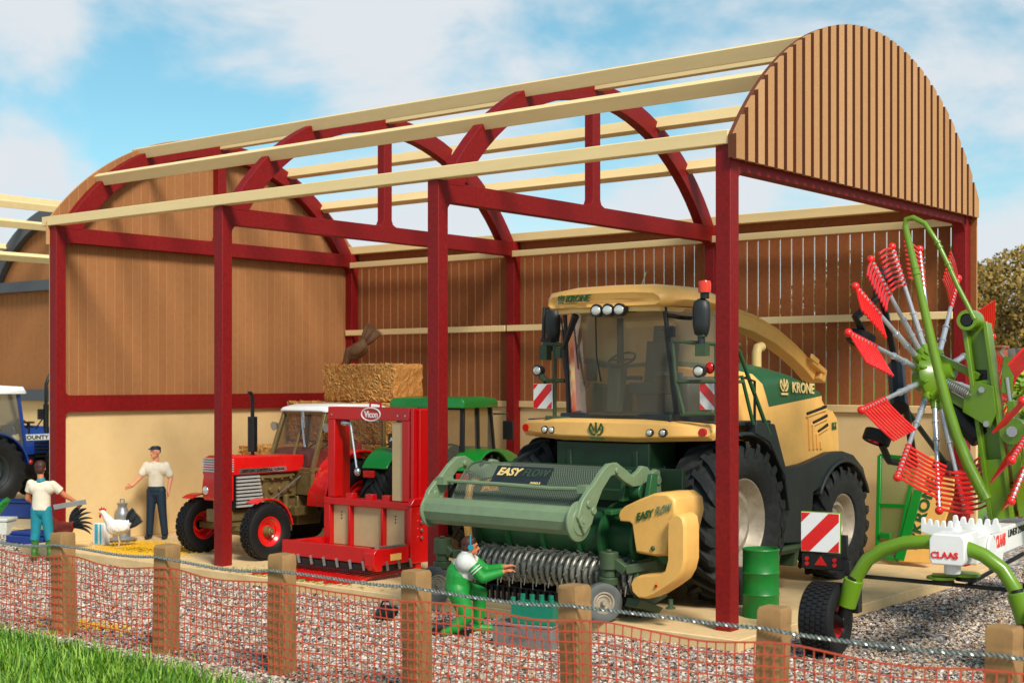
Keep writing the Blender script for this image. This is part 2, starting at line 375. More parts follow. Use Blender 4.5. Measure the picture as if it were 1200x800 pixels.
# ------------------------------------------------------------ red barn
AC, AR = (3.84, 3.54), 4.56
def arc(cx_, cz_, r, a0, a1, n=28):
    return [(cx_+r*math.cos(R_(a0+(a1-a0)*i/n)), cz_+r*math.sin(R_(a0+(a1-a0)*i/n))) for i in range(n+1)]
def zarc(off, r=AR): return AC[1]+math.sqrt(r*r-off*off)
BAYS = [0, -4.77, -9.54, -14.3]
barn = thing('open_front_barn', 'dark red framed open barn with curved arches, cream purlins and slatted brown boards', 'barn')
def arch_poly(cy_, r1, r0, zb):
    o = []; i_ = []
    a1 = math.degrees(math.asin((zb-AC[1])/r1)); a0 = math.degrees(math.asin((zb-AC[1])/r0))
    return arc(cy_, AC[1], r1, a1, 180-a1) + arc(cy_, AC[1], r0, 180-a0, a0)
for i,x in enumerate(BAYS):
    for y in (0, 7.68):
        p = MB(); p.bx(x-.105, x+.105, y-.105, y+.105, 0, 5.94); p.build('post', M['red_frame'], barn, bevel=.008)
    q = MB(); q.prism(arch_poly(3.84, 4.45, 4.12, 5.9), 'yz', x-.095, x+.095)
    q.build('arch', M['red_frame'], barn, bevel=.006)
    q = MB(); f = .14
    fl = lambda cyy, sgn: [(cyy+sgn*f*(1-math.sin(R_(t))), 5.64-f*(1-math.cos(R_(t)))) for t in (0,22,45,67,90)]
    a_ = fl(.105, 1); b_ = fl(7.575, -1)
    poly = [(.105,5.93)] + a_ + list(reversed(b_)) + [(7.575,5.93)]
    q.prism([(.105,5.93),(.105,5.5)] + list(reversed(a_))[1:] + [(7.575-.001-f,5.64)] + b_[1:] + [(7.575,5.5),(7.575,5.93)] if False else
            [(.105,5.93),(.105,5.50),(.125,5.56),(.165,5.61),(.245,5.64),(7.435,5.64),(7.515,5.61),(7.555,5.56),(7.575,5.50),(7.575,5.93)], 'yz', x-.09, x+.09)
    q.build('tie_beam', M['red_frame'], barn, bevel=.006)
    q = MB(); q.prism([(3.74,5.925),(3.60,5.925),(3.70,5.97),(3.735,6.05),(3.735,7.75),(3.945,7.75),(3.945,6.05),(3.98,5.97),(4.08,5.925)], 'yz', x-.085, x+.085)
    q.build('king_post', M['red_frame'], barn, bevel=.005)
for off in (-2.88, -1.88, 0, 1.88, 2.88):
    p = MB(); ph = math.asin(off/AR); c_ = (AC[0]+off, zarc(off, 4.44))
    p.box(((-14.6+.1)/2, c_[0], c_[1]), (14.7, .14, .27 if off == 0 else .21), rx=-ph*.8)
    p.build('purlin', M['cream'], barn, bevel=.01)
for y in (-.06, 7.74):
    p = MB(); p.bx(-14.6, .098, y-.09, y+.09, 5.945, 6.12); p.build('purlin', M['cream'], barn, bevel=.012)
def gable(xa, xb, xc, mb_, slat, zb=5.77, y0=-.17, y1=7.85, gap=.088, pitch=.2505, top=4.54, lip=True):
    """backing sheet xa..xb and slats xb..xc, cut to the arch"""
    n = int(round((y1-y0)/pitch)); cyy = (y0+y1)/2
    def zt(y): 
        return 3.06+math.sqrt(25.0-(y-cyy)**2)
    pts = [(y0,zb)]+[(y0+(y1-y0)*i/80, zt(y0+(y1-y0)*i/80)) for i in range(81)]+[(y1,zb)]
    mb_.cur = 1; mb_.prism(pts[:-1]+[(y1,zb)], 'yz', xa, xb); mb_.cur = 0
    for i in range(n):
        mb_.cur = random.choice((0,0,2,3)); a = y0+i*pitch+(gap/2 if i else 0); b2 = y0+(i+1)*pitch-(gap/2 if i < n-1 else 0); b2 = min(b2, y1)
        za, zb2 = zt(a), zt(b2); m_ = .008
        mb_.add([(xb,a,zb-.015),(xc,a,zb-.015),(xc,b2,zb-.015),(xb,b2,zb-.015),(xb,a,za+m_),(xc,a,za+m_),(xc,b2,zb2+m_),(xb,b2,zb2+m_)],
                [(0,3,2,1),(4,5,6,7),(0,1,5,4),(1,2,6,5),(2,3,7,6),(3,0,4,7)])
        mb_.m[-4] = 1; mb_.m[-2] = 1
q = MB(); gable(.11, .17, .225, q, 1)
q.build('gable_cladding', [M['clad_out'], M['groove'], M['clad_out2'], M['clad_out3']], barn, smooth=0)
# left end wall: boards with narrow saw cuts over a backing sheet, all seen from inside
q = MB(); y0 = -.1
k = 0; y = y0
q.cur = 1
pts = [(-.17,5.60)]+[(-.17+8.02*i/80, 3.03+math.sqrt(25.0-(-4.01+8.02*i/80)**2)) for i in range(81)]+[(7.85,5.60)]
q.prism(pts, 'yz', -14.43, -14.406)
q.bx(-14.43,-14.406,-.10,7.85,2.5,5.60)
q.cur = 0
while y < 7.8:
    q.cur = random.choice((0,0,2)); a, b2 = y+.0065, y+.205-.0065
    za = 3.02+math.sqrt(25.0-(a-3.84)**2) if abs(a-3.84) < 4.0 else 5.9; zb2 = 3.02+math.sqrt(25.0-(min(b2,7.8)-3.84)**2)
    q.add([(-14.405,a,2.5),(-14.40,a,2.5),(-14.40,b2,2.5),(-14.405,b2,2.5),(-14.405,a,za),(-14.40,a,za),(-14.40,b2,zb2),(-14.405,b2,zb2)],
          [(0,3,2,1),(4,5,6,7),(0,1,5,4),(1,2,6,5),(2,3,7,6),(3,0,4,7)]); y += .205
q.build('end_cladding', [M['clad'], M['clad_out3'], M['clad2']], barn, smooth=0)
q = MB(); q.prism([(.105,2.46),(.105,2.80),(.125,2.74+.06-.04),(.105,2.92)] if False else [(.105,2.36),(.125,2.43),(.19,2.47),(7.49,2.47),(7.555,2.43),(7.575,2.36),(7.575,2.90),(7.555,2.82),(7.49,2.78),(.19,2.78),(.125,2.82),(.105,2.90)], 'yz', -14.39, -14.21)
q.build('wall_rail', M['red_frame'], barn, bevel=.005)
q = MB(); q.bx(-14.43, -14.30, -.1, 7.78, 0, 2.5); q.build('low_wall_panel', M['cream_wall'], barn, bevel=.01)
# back wall
q = MB(); x = -14.30; n = 0
while x < .1:
    b2 = min(x+.2270-.027, .2)
    q.cur = random.choice((0,0,2)); q.bx(x, b2, 7.80, 7.835, 2.62, 5.62); q.m[-1-2] = 1; q.m[-1] = 1; q.m[-3] = 1; x += .2270  # plank side faces take a paler board: lit edges put into the colour
q.bx(-14.3, .2, 7.803, 7.832, 5.621, 5.96)
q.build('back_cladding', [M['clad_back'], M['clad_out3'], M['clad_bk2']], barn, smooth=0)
q = MB(); q.bx(-14.3, .2, 7.79, 7.87, 0, 2.60); q.build('low_wall_panel', M['cream_wall'], barn, bevel=.01)
q = MB(); q.bx(-14.2, .16, 7.74, 7.789, 2.50, 2.63); q.build('wall_rail', M['cream_wall'], barn, bevel=.01)
for i in range(3):
    xa, xb = BAYS[i+1]+.0, BAYS[i]-.11
    for z in (5.62, 4.08):
        p = MB(); p.bx(xa, xb, 7.56, 7.57+.0, z, z+.01) if False else p.bx(xa-.06, xb, 7.53, 7.572, z, z+.125)
        p.build('wall_rail', M['cream'], barn, bevel=.008)

# second barn: ridge runs front to back, grey frame
B2 = thing('second_barn', 'grey framed open barn left of the red one, its purlins cut off by the picture', 'barn', (-25.7, 7.68, 0))
def zz(x): return AC[1]+math.sqrt(AR*AR-x*x)
q = MB(); q.prism(arc(0,AC[1],4.50,31.6,148.4)+arc(0,AC[1],4.12,145,35), 'xz', -.095, .095); q.build('arch', M['grey_frame'], B2, bevel=.006)
q = MB(); q.bx(-3.74,3.74,-.09,.09,5.62,5.92); q.build('tie_beam', M['grey_frame'], B2, bevel=.006)
for x in (-3.84,3.84):
    for y in (0,-4.77,-9.5):
        if x > 0 and y < -1: continue
        q = MB(); q.bx(x-.105,x+.105,y-.105,y+.105,0,5.94); q.build('post', M['grey_frame'], B2, bevel=.008)
q = MB(); q.bx(-3.74,3.74,-.088,.088,2.47,2.80); q.build('wall_rail', M['grey_frame'], B2, bevel=.006)
q = MB(); q.bx(-3.9,3.9,.1,.18,0,2.5); q.build('low_wall_panel', M['cream_wall'], B2)
q = MB(); x = -3.9; q.cur = 1
q.prism([(-4.0,2.5)]+[(-4.0+8*i/60, AC[1]+math.sqrt(4.62**2-(-4.0+8*i/60)**2)) for i in range(61)]+[(4.0,2.5)], 'xz', .19, .23); q.cur = 0
while x < 3.85:
    a, b2 = x+.006, x+.2445; za = AC[1]+math.sqrt(4.6**2-a*a)-.02; zb2 = AC[1]+math.sqrt(4.6**2-b2*b2)-.02
    q.add([(a,.14,2.51),(b2,.14,2.51),(b2,.189,2.51),(a,.189,2.51),(a,.14,za),(b2,.14,zb2),(b2,.189,zb2),(a,.189,za)],
          [(0,3,2,1),(4,5,6,7),(0,1,5,4),(1,2,6,5),(2,3,7,6),(3,0,4,7)]); x += .2505
q.build('end_cladding', [M['clad'], M['cream']], B2, smooth=0)
for off in (-3.84,-2.88,-1.88,0,1.88,2.88,3.84):
    p = MB(); z = 6.04 if abs(off) > 3.5 else zz(off)-.12
    p.box((off*1.01, -4.9, z), (.14, 10.2, .18), ry=math.asin(off*.9/AR)*.8); p.build('purlin', M['cream'], B2, bevel=.01)
CAM = (8.71, -15.05, 3.07)
def at(px, py, **k):
    """world point on the plane x=, y= or z= that a spot of the photo shows"""
    u = (px-600)/1638; v = (445-py)/1638
    d_ = (u*.779-.6266, u*.6266+.779, v); (a,val), = k.items(); i = 'xyz'.index(a)
    t = (val-CAM[i])/d_[i]
    return V([CAM[j]+t*d_[j] for j in range(3)])

def make_tyre(b, R, w, rr, lugs=22, lh=.05, style='ag'):
    """tyre round the local x axis"""
    h = w/2
    Rb = R-lh if style != 'small' else R
    b.lathe([(rr,-h*.72),(rr+.03*R,-h*.86),(rr+(Rb-rr)*.45,-h*1.0),(Rb-.10*R,-h*.98),(Rb-.02*R,-h*.86),(Rb,-h*.6),(Rb,h*.6),(Rb-.02*R,h*.86),(Rb-.10*R,h*.98),(rr+(Rb-rr)*.45,h*1.0),(rr+.03*R,h*.86),(rr,h*.72),(rr-.02,h*.5),(rr-.02,-h*.5),(rr,-h*.72)], n=48)
    if style == 'ag':
        for k in range(lugs):
            for s in (-1,1):
                a0 = 2*PI*(k+(.5 if s > 0 else 0))/lugs
                st = [(-.04*w,0,R,Rb-.03),(.22*w,.16,R,Rb-.03),(.44*w,.36,R-.01,Rb-.04),(.505*w,.44,R-.06*R,Rb-.09*R),(.50*w,.50,R-.16*R,R-.2*R)]
                hw = .30*2*PI/lugs*.75
                rings = []
                for (x,da,ro,ri) in st:
                    a = a0+da*.75*(22/lugs)
                    rings.append([(s*x, ri*math.cos(a-hw), ri*math.sin(a-hw)),(s*x, ro*math.cos(a-hw*.7), ro*math.sin(a-hw*.7)),(s*x, ro*math.cos(a+hw*.7), ro*math.sin(a+hw*.7)),(s*x, ri*math.cos(a+hw), ri*math.sin(a+hw))])
                b.loft(rings)
    elif style == 'block':
        rows = 5
        for k in range(lugs):
            for r in range(rows):
                a = 2*PI*(k+(r%2)*.5)/lugs; x0 = -h*.8+r*h*1.6/rows+.006; x1 = x0+h*1.6/rows-.014; hw = PI/lugs*.62
                ro, ri = R, Rb-.01
                ring = lambda x, sk: [(x, ri*math.cos(a+sk-hw), ri*math.sin(a+sk-hw)),(x, ro*math.cos(a+sk-hw), ro*math.sin(a+sk-hw)),(x, ro*math.cos(a+sk+hw), ro*math.sin(a+sk+hw)),(x, ri*math.cos(a+sk+hw), ri*math.sin(a+sk+hw))]
                b.loft([ring(x0,0),ring((x0+x1)/2,hw*.5),ring(x1,0)])
def make_rim(b, rr, w, off, bolts=8, hubr=.3, dish=.12):
    """rim dish with its open side at +x"""
    h = w/2*.72
    b.lathe([(rr-.02,-h),(rr+.012,-h-.005),(rr+.012,-h+.02),(rr-.03,-h+.03),(rr-.06,-h*.3),(rr-.06,h*.3),(rr-.03,h-.03),(rr+.012,h-.02),(rr+.015,h+.008),(rr-.012,h+.012),(rr-.03,h-.01),(rr-.07,h*.6),(rr*.80,off+dish*.3),(rr*.62,off+dish*.55),(rr*.50,off),(rr*hubr,off),(rr*hubr,off+.05),(rr*hubr*.8,off+.075),(0,off+.075)], n=40)
    for k in range(bolts):
        a = 2*PI*k/bolts; r = rr*.41
        b.cyl((off-.01, r*math.cos(a), r*math.sin(a)), (off+.03, r*math.cos(a), r*math.sin(a)), .018*(rr/.5), n=6)
def wheel(parent, c, R, w, rr, mt, mr, side=1, lugs=22, lh=.05, style='ag', off=.02, axis=None, hubr=.3, name='wheel', dish=.12, bolts=8):
    b = MB(); T = Matrix.Translation(V(c))
    if axis is not None:
        A = V(axis).normalized(); B_ = V((0,0,1)).cross(A).normalized(); D_ = A.cross(B_)
        for i in range(3): T[i][0] = A[i]; T[i][1] = B_[i]; T[i][2] = D_[i]
    b.T = T @ Matrix.Scale(side,4,V((1,0,0))); make_tyre(b, R, w, rr, lugs, lh, style)
    t = b.build('tyre', mt, parent, smooth=40)
    r = MB(); r.T = b.T; make_rim(r, rr, w, off, bolts, hubr, dish); r.build('rim', mr, t, smooth=30)
    return t

def crown(parent, org, right, up, s, mt):
    """crown mark: open ring carrying three prongs over a base bar"""
    b = MB(); b.T = frame(org, right, up) @ Matrix.Scale(s,4)
    def band(pts, wd):
        for i in range(len(pts)-1):
            p, q = V(pts[i]+(0,)), V(pts[i+1]+(0,)); d_ = (q-p).normalized(); n_ = V((-d_.y,d_.x,0))*wd/2; p = p-d_*.02; q = q+d_*.02
            z = .006/s
            v8 = [p-n_,q-n_,q+n_,p+n_]
            b.add([v+V((0,0,-z)) for v in v8]+[v+V((0,0,z)) for v in v8], [(3,2,1,0),(4,5,6,7),(0,1,5,4),(1,2,6,5),(2,3,7,6),(3,0,4,7)])
    for sg in (-1,1):
        band([(sg*.10,-.24),(sg*.30,-.20),(sg*.45,-.02),(sg*.47,.18),(sg*.36,.40)], .10)
        band([(sg*.36,.40),(sg*.26,.20),(sg*.16,.02)], .09)
    band([(0,-.12),(0,.46)], .11)
    band([(-.40,-.44),(.40,-.44)], .12)
    return b.build('crown_mark', mt, parent, smooth=0)
def warn_board(parent, org, right, up, w, h, n=2, name='warning_board', th=.02, flip=1):
    b = MB(); b.T = frame(org, right, up)
    b.bx(-w/2,w/2,-h/2,h/2,-th,0)
    o = b.build(name, M['white'], parent, smooth=0)
    s = MB(); s.T = b.T; per = w*1.0/n*2/2
    # diagonal stripes clipped to the rectangle
    def clip(poly, ax, val, keep):
        out = []
        for i in range(len(poly)):
            p, q = poly[i], poly[(i+1)%len(poly)]
            ip = (p[ax]-val)*keep >= 0; iq = (q[ax]-val)*keep >= 0
            if ip: out.append(p)
            if ip != iq:
                t = (val-p[ax])/(q[ax]-p[ax]); out.append((p[0]+(q[0]-p[0])*t, p[1]+(q[1]-p[1])*t))
        return out
    st = (w+h)/(2*n+.2)
    k = -(w+h)/2-st*.45
    while k < (w+h):
        pts = [(k-h*2*flip, -h*2+0),(k+st-h*2*flip,-h*2),(k+st+h*2*flip,h*2),(k+h*2*flip,h*2)]
        for ax,val,kp in ((0,-w/2+.004,1),(0,w/2-.004,-1),(1,-h/2+.004,1),(1,h/2-.004,-1)):
            if pts: pts = clip(pts,ax,val,kp)
        if len(pts) > 2: s.prism(pts, 'xy', .002, .005)
        k += st*2
    s.build('red_stripe', M['tred'], o, smooth=0)
    return o
# ------------------------------------------------------------ forage harvester
HV = thing('forage_harvester', 'huge yellow and green forage harvester with glass cab and curved spout, parked inside the barn', 'harvester', (-2.5, 1.86, 0))
H = HV
for s in (-1,1):
    wheel(H, (s*1.41,0,1.12), 1.12, .72, .60, M['tyre'], M['rim_beige'], s, 22, .07, off=.06, hubr=.34)
    wheel(H, (s*1.42,3.14,.87), .87, .58, .44, M['tyre'], M['rim_beige'], s, 20, .055, off=.05, hubr=.34)
b = MB(); b.bx(-.80,.80,-.62,3.9,.85,1.9); b.bx(-1.05,1.05,-.15,.15,.95,1.28); b.bx(-1.1,1.1,3.0,3.28,.75,1.0); b.bx(-.5,.5,3.9,4.3,.9,1.7)
b.build('chassis', M['charcoal'], H, bevel=.03)
b = MB(); b.prism([(-.98,1.25),(-.98,2.2),(-.3,2.35),(-.3,1.0)], 'yz', -.78, .78)
b.bx(-.60,-.52,-1.0,-.98,1.3,2.1); b.bx(.52,.60,-1.0,-.98,1.3,2.1)
b.build('front_housing', M['dgreen'], H, bevel=.03)
b = MB(); b.prism([(-1.25,.75),(-1.3,1.2),(-.95,1.5),(-.6,1.5),(-.6,.7)], 'yz', -.62, .62); b.cyl((-.9,-1.0,1.35),(.9,-1.0,1.35),.09)
b.build('feeder_housing', M['dgreen'], H, bevel=.03)
# front yellow beam
b = MB(); rings = []
for x,y,z0,z1 in ((-1.64,-.62,2.30,2.46),(-1.58,-.70,2.25,2.48),(-.62,-1.06,2.22,2.53),(.62,-1.06,2.22,2.53),(1.58,-.70,2.25,2.48),(1.64,-.62,2.30,2.46)):
    rings.append([(x,y+.30,z0+.02),(x,y+.03,z0),(x,y-.05,z0+.07),(x,y-.02,z1-.04),(x,y+.06,z1),(x,y+.30,z1)])
b.loft(rings)
beam = b.build('front_beam', M['yellow'], H, bevel=.015)
for x,r in ((-1.0,.045),(-.83,.04),(.83,.04),(1.0,.045)):
    b = MB(); yy = -1.06+(abs(x)-.62)*.375-.045; b.cyl((x,yy+.02,2.36),(x,yy-.03,2.355),r*1.25,n=20); b.build('lamp_ring', M['charcoal'], beam)
for x in (-1.0,-.83,.83,1.0):
    yy = -1.06+(abs(x)-.62)*.375-.077; b = MB(); b.ball((x,yy,2.357),(.042,.016,.042),14,8); b.build('lamp', M['lensw'], beam)
for x in (-1.5,1.5):
    b = MB(); yy = -1.06+(abs(x)-.62)*.375-.04; b.cyl((x,yy+.02,2.37),(x,yy-.03,2.37),.055,n=20); b.build('lamp', M['lensr'], beam)
crown(beam, (0,-1.118,2.37), (1,0,0), (0,-.05,1), .24, M['hgreen'])
# cab
cabx = .10
b = MB(); b.bx(cabx-.92,cabx+.95,-.86,.75,2.46,2.60); b.bx(-1.6,1.62,-.62,.9,2.43,2.50)
b.build('cab_floor', M['charcoal'], H, bevel=.02)
def fy(u, top): # front glass plan: u -1..1
    return (-1.10 if top else -.90) + .26*abs(u)**2.2
def gx(u, top): return cabx+u*(.84 if top else .92)
b = MB(); n = 16
for k in range(n):
    u0, u1 = -1+2*k/n, -1+2*(k+1)/n
    b.add([(gx(u0,0),fy(u0,0),2.58),(gx(u1,0),fy(u1,0),2.58),(gx(u1,1),fy(u1,1),4.06),(gx(u0,1),fy(u0,1),4.06)], [(0,1,2,3)])
g_ = b.build('windscreen', M['glass'], H, smooth=60)
for s in (-1,1):
    b = MB(); b.bar((gx(s,0),fy(1,0),2.55),(gx(s,1),fy(1,1),4.06),.05,.06,(0,1,0))
    b.bar((cabx+s*.93,.70,2.55),(cabx+s*.86,.60,4.06),.07,.09,(0,1,0))
    b.bar((gx(s,0),fy(1,0),2.585),(cabx+s*.93,.70,2.585),.05,.05)
    b.build('cab_pillar', M['charcoal'], H, bevel=.01)
for s in (-1,1):
    b = MB(); x0,x1 = gx(s,0),gx(s,1)
    b.add([(x0+s*.005,fy(1,0)+.03,2.6),(cabx+s*.935,.66,2.6),(cabx+s*.865,.56,4.05),(x1+s*.005,fy(1,1)+.03,4.05)], [(0,1,2,3)])
    b.build('side_window', M['glass'], H, smooth=0)
b = MB(); b.add([(cabx-.9,.69,3.2),(cabx+.9,.69,3.2),(cabx+.84,.61,4.05),(cabx-.84,.61,4.05)], [(0,1,2,3)])
b.build('rear_window', M['haze'], H, smooth=0)
b = MB(); b.bx(cabx-.88,cabx+.88,.66,.74,2.6,3.22); b.bx(cabx+.45,cabx+.86,-.25,.6,2.6,3.12); b.bx(cabx-.86,cabx-.5,.1,.6,2.6,3.0)
b.build('cab_lining', M['interior'], H, bevel=.03)
# roof
b = MB(); rings = []
for y,hw,z0,z1 in ((-1.17,.86,4.12,4.18),(-1.20,.94,4.08,4.26),(-1.10,1.03,4.06,4.34),(-.80,1.08,4.08,4.39),(-.2,1.07,4.09,4.39),(.45,.98,4.07,4.32),(.78,.9,4.06,4.22)):
    r_ = []
    for (fx,fz) in ((-.93,0),(-1.0,.25),(-.985,.6),(-.9,.86),(-.6,.97),(0,1.0),(.6,.97),(.9,.86),(.985,.6),(1.0,.25),(.93,0),(.3,-.04),(-.3,-.04)):
        r_.append((cabx+fx*hw, y+abs(fx)**3*.10*(1 if y < -.5 else 0), z0+fz*(z1-z0)))
    rings.append(r_)
b.loft(rings)
roof = b.build('cab_roof', M['yellow'], H, smooth=50)
b = MB(); b.prism([(cabx-.86,-.98),(cabx-.5,-1.12),(cabx+.5,-1.12),(cabx+.86,-.98),(cabx+.84,.6),(cabx-.84,.6)], 'xy', 4.00, 4.075); b.build('headliner', M['beige'], H, bevel=.01)
b = MB(); b.prism([(cabx-.1,-1.16),(cabx+.42,-1.16),(cabx+.5,-1.0),(cabx-.2,-1.0)], 'xy', 3.99, 4.07); b.build('lamp_bar', M['black'], roof, bevel=.01)
for x in (-.02,.17,.36):
    b = MB(); b.cyl((cabx+x,-1.15,4.02),(cabx+x,-1.24,4.02),.085,.092,n=22); l_ = b.build('lamp_housing', M['black'], roof)
    b = MB(); b.ball((cabx+x,-1.24,4.02),(.078,.02,.062),18,8); b.build('work_lamp', M['lensw'], roof)
text('KRONE', roof, (cabx-.34,-1.213,4.20), (1,-.07,0), (0,.12,1), .44, .095, M['hgreen'], shear=.25, bold=.008, ext=.012)
crown(roof, (cabx-.66,-1.175,4.20), (1,-.16,0), (0,.12,1), .12, M['hgreen'])
b = MB(); b.tube([(cabx+.1,-.3,4.38),(cabx+.16,-.26,4.60)], .008, 6); b.build('antenna', M['sage'], roof)
# cab furniture
b = MB(); b.box((cabx+.05,.10,2.95),(.52,.5,.16)); b.prism([(.22,2.98),(.34,2.98),(.42,3.62),(.30,3.64)], 'yz', cabx-.2, cabx+.30); b.prism([(.30,3.60),(.42,3.60),(.42,3.86),(.33,3.86)], 'yz', cabx-.10, cabx+.20)
b.box((cabx+.05,.1,2.72),(.36,.36,.3)); b.box((cabx+.40,.0,3.12),(.12,.5,.12)); b.box((cabx-.28,.05,3.1),(.1,.4,.06)); b.box((cabx+.05,.295,3.74),(.14,.03,.12))
b.build('driver_seat', M['interior'], H, bevel=.04, seg=3)
b = MB(); b.prism([(-.62,2.6),(-.48,2.6),(-.36,3.2),(-.42,3.32),(-.56,3.25)], 'yz', cabx-.30, cabx-.08); b.build('steering_column', M['interior'], H, bevel=.03)
b = MB()
rc = V((cabx-.16,-.40,3.36)); a1 = V((1,0,0)); a2 = V((0,.85,.5)).normalized()
pts = [rc+(a1*math.cos(2*PI*k/20)+a2*math.sin(2*PI*k/20))*.20 for k in range(21)]
b.tube(pts, .018, 6); b.bar(rc-a1*.2, rc+a1*.2, .03, .02, a2.cross(a1)); b.cyl(rc-V((0,-.0,.1)), rc, .04)
b.build('steering_wheel', M['black'], H)
b = MB(); b.box((cabx+.62,-.45,3.0),(.28,.08,.26), rz=.2); b.box((cabx-.62,-.5,3.2),(.22,.06,.3), rz=-.3); b.build('terminal_screen', M['black'], H, bevel=.02)
b = MB(); b.tube([(cabx-.1,-1.13,3.98),(cabx-.12,-1.08,3.4),(cabx-.1,-1.0,3.05)], .012, 6); b.tube([(cabx-.45,-1.12,3.97),(cabx-.76,-.99,3.5)], [.055,.03], 6); b.tube([(cabx-.76,-1.0,3.5),(cabx-.70,-.98,2.95)], [.03,.018], 6); b.tube([(cabx-.80,-.99,3.95),(cabx-.74,-.92,3.2)], [.012,.02], 6)
b.build('wiper', M['black'], H)
b = MB(); b.tube([(cabx+.86,-.82,3.95),(cabx+.95,-.6,3.92),(cabx+1.2,-.75,3.9)], .03, 6); b.box((cabx+.92,-.8,3.72),(.1,.06,.14)); b.build('mirror_bracket', M['black'], H)
# mirrors, beacon
def mirror(c, nm='mirror'):
    b = MB(); x,y,z = c
    rings = []
    for dz,sx,sy in ((-.25,.05,.03),(-.22,.10,.07),(-.1,.125,.085),(.1,.13,.09),(.21,.11,.08),(.25,.05,.03)):
        rings.append([(x+sx*math.cos(2*PI*k/16), y+sy*math.sin(2*PI*k/16), z+dz) for k in range(16)])
    b.loft(rings); b.cyl((x,y,z-.25),(x,y,z-.38),.05)
    return b.build(nm, M['charcoal'], H, smooth=50)
rm = at(822,372,y=1.0)-V((-2.5,1.86,0)); mirror(rm)
b = MB(); b.cyl(rm+V((.05,0,.25)), rm+V((.05,0,.33)), .06); b.build('beacon_base', M['black'], H)
b = MB(); b.lathe([(.085,0),(.088,.12),(.075,.155),(0,.165)], rm+V((.05,0,.33)), 'z', 20); b.build('beacon', M['beacon'], H)
lm = at(648,381,y=1.45)-V((-2.5,1.86,0)); mirror(lm)
b = MB(); b.tube([lm+V((-.16,0,.27)), lm+V((-.18,0,-.22))], .03, 8); b.tube([lm+V((-.2,-.02,-.22)), lm+V((.1,0,-.22))], .03, 8); b.tube([lm+V((-.16,0,.25)), lm+V((.3,.05,.28))], .02, 6); b.build('mirror_arm', M['charcoal'], H)
# rails on both platforms
def P(px,py,y): return at(px,py,y=y)-V((-2.5,1.86,0))
b = MB()
a0 = P(788,400,.98); a1_ = P(838,403,1.05); a2_ = P(802,487,1.02); a3 = P(792,447,.98)
b.tube([a2_,a3,a0,a0+(a1_-a0)*.5,a1_+V((0,.05,0)),a1_+V((.03,.6,0))], .028, 8)
z1,z2 = a3.z, a2_.z+.03
b.tube([a3, V((a1_.x,a1_.y,z1)), V((a1_.x+.03,a1_.y+.7,z1))], .026, 8)
b.tube([a2_+V((-.05,0,.02)), V((a1_.x,a1_.y,z2))], .03, 8)
b.tube([a1_+V((0,.03,0)), V((a1_.x,a1_.y+.03,2.48))], .026, 8)
b.box(P(823,410,1.0), (.16,.12,.16)); b.box(P(823,392,1.0),(.1,.1,.06))
b.build('handrail', M['dsage'], H, bevel=.0)
b = MB()
c0 = P(637,403,1.25); c1 = P(662,404,1.25); c2 = P(650,403,1.25)
b.tube([c0,c1], .03, 8); b.tube([c2, V((c2.x,c2.y,2.5))], .03, 8); b.tube([P(640,446,1.25),P(662,446,1.25)], .03, 8); b.tube([P(634,440,1.25),P(640,447,1.25)], .05, 8)
b.box(P(639,413,1.25),(.14,.12,.22)); b.box(P(656,413,1.25),(.1,.1,.16)); b.tube([P(640,489,1.0),P(668,490,1.0)], .03, 8)
b.build('handrail', M['dsage'], H, bevel=0)
for px,py,y in ((632,434,1.25),(821,435,.98)):
    b = MB(); p = P(px,py,y); b.cyl(p+V((0,.05,0)), p-V((0,.06,0)), .07, .085, n=18); hd = b.build('lamp_housing', M['charcoal'], H)
    b = MB(); b.ball(p-V((0,.065,0)), (.07,.02,.06), 16, 8); b.build('work_lamp', M['lensw'], hd)
b = MB(); p = P(832,431,1.1); b.ball(p,(.07,.05,.08)); b.build('tail_lamp', M['lensr'], H)
warn_board(H, P(636,464,1.15)+V((0,0,0)), (1,0,0), (0,0,1), .34, .36, 2, flip=1)
warn_board(H, P(833,464,1.15), (1,0,0), (0,0,1), .34, .36, 2, flip=-1)
b = MB(); b.tube([(1.74,.2,2.5),(1.74,.2,3.05),(1.76,-.1,3.1)], .02, 6)
b.build('board_bracket', M['black'], H)
# ladder rails right side
b = MB()
L0 = V((1.72,-.28,3.5)); L1 = V((1.74,.62,2.30))
b.tube([L0+V((0,-.25,-.05)), L0, L0+V((0,.08,-.04)), L1], .03, 8)
b.tube([(1.72,-.25,3.10),(1.72,-.12,3.12),(1.73,.18,2.46)], .026, 8)
b.tube([(1.45,-.25,3.10),(1.45,-.12,3.12),(1.45,.12,2.46)], .026, 8)
b.build('handrail', M['hgreen'], H)
b = MB(); b.bx(1.2,1.72,.95,1.75,.62,.68); b.prism([(.98,.62),(1.7,.62),(1.6,.36),(1.5,.36),(1.56,.56),(1.1,.56),(1.06,.36),(.98,.36)], 'yz', 1.40, 1.66)
b.build('step', M['dsage'], H, bevel=.01)
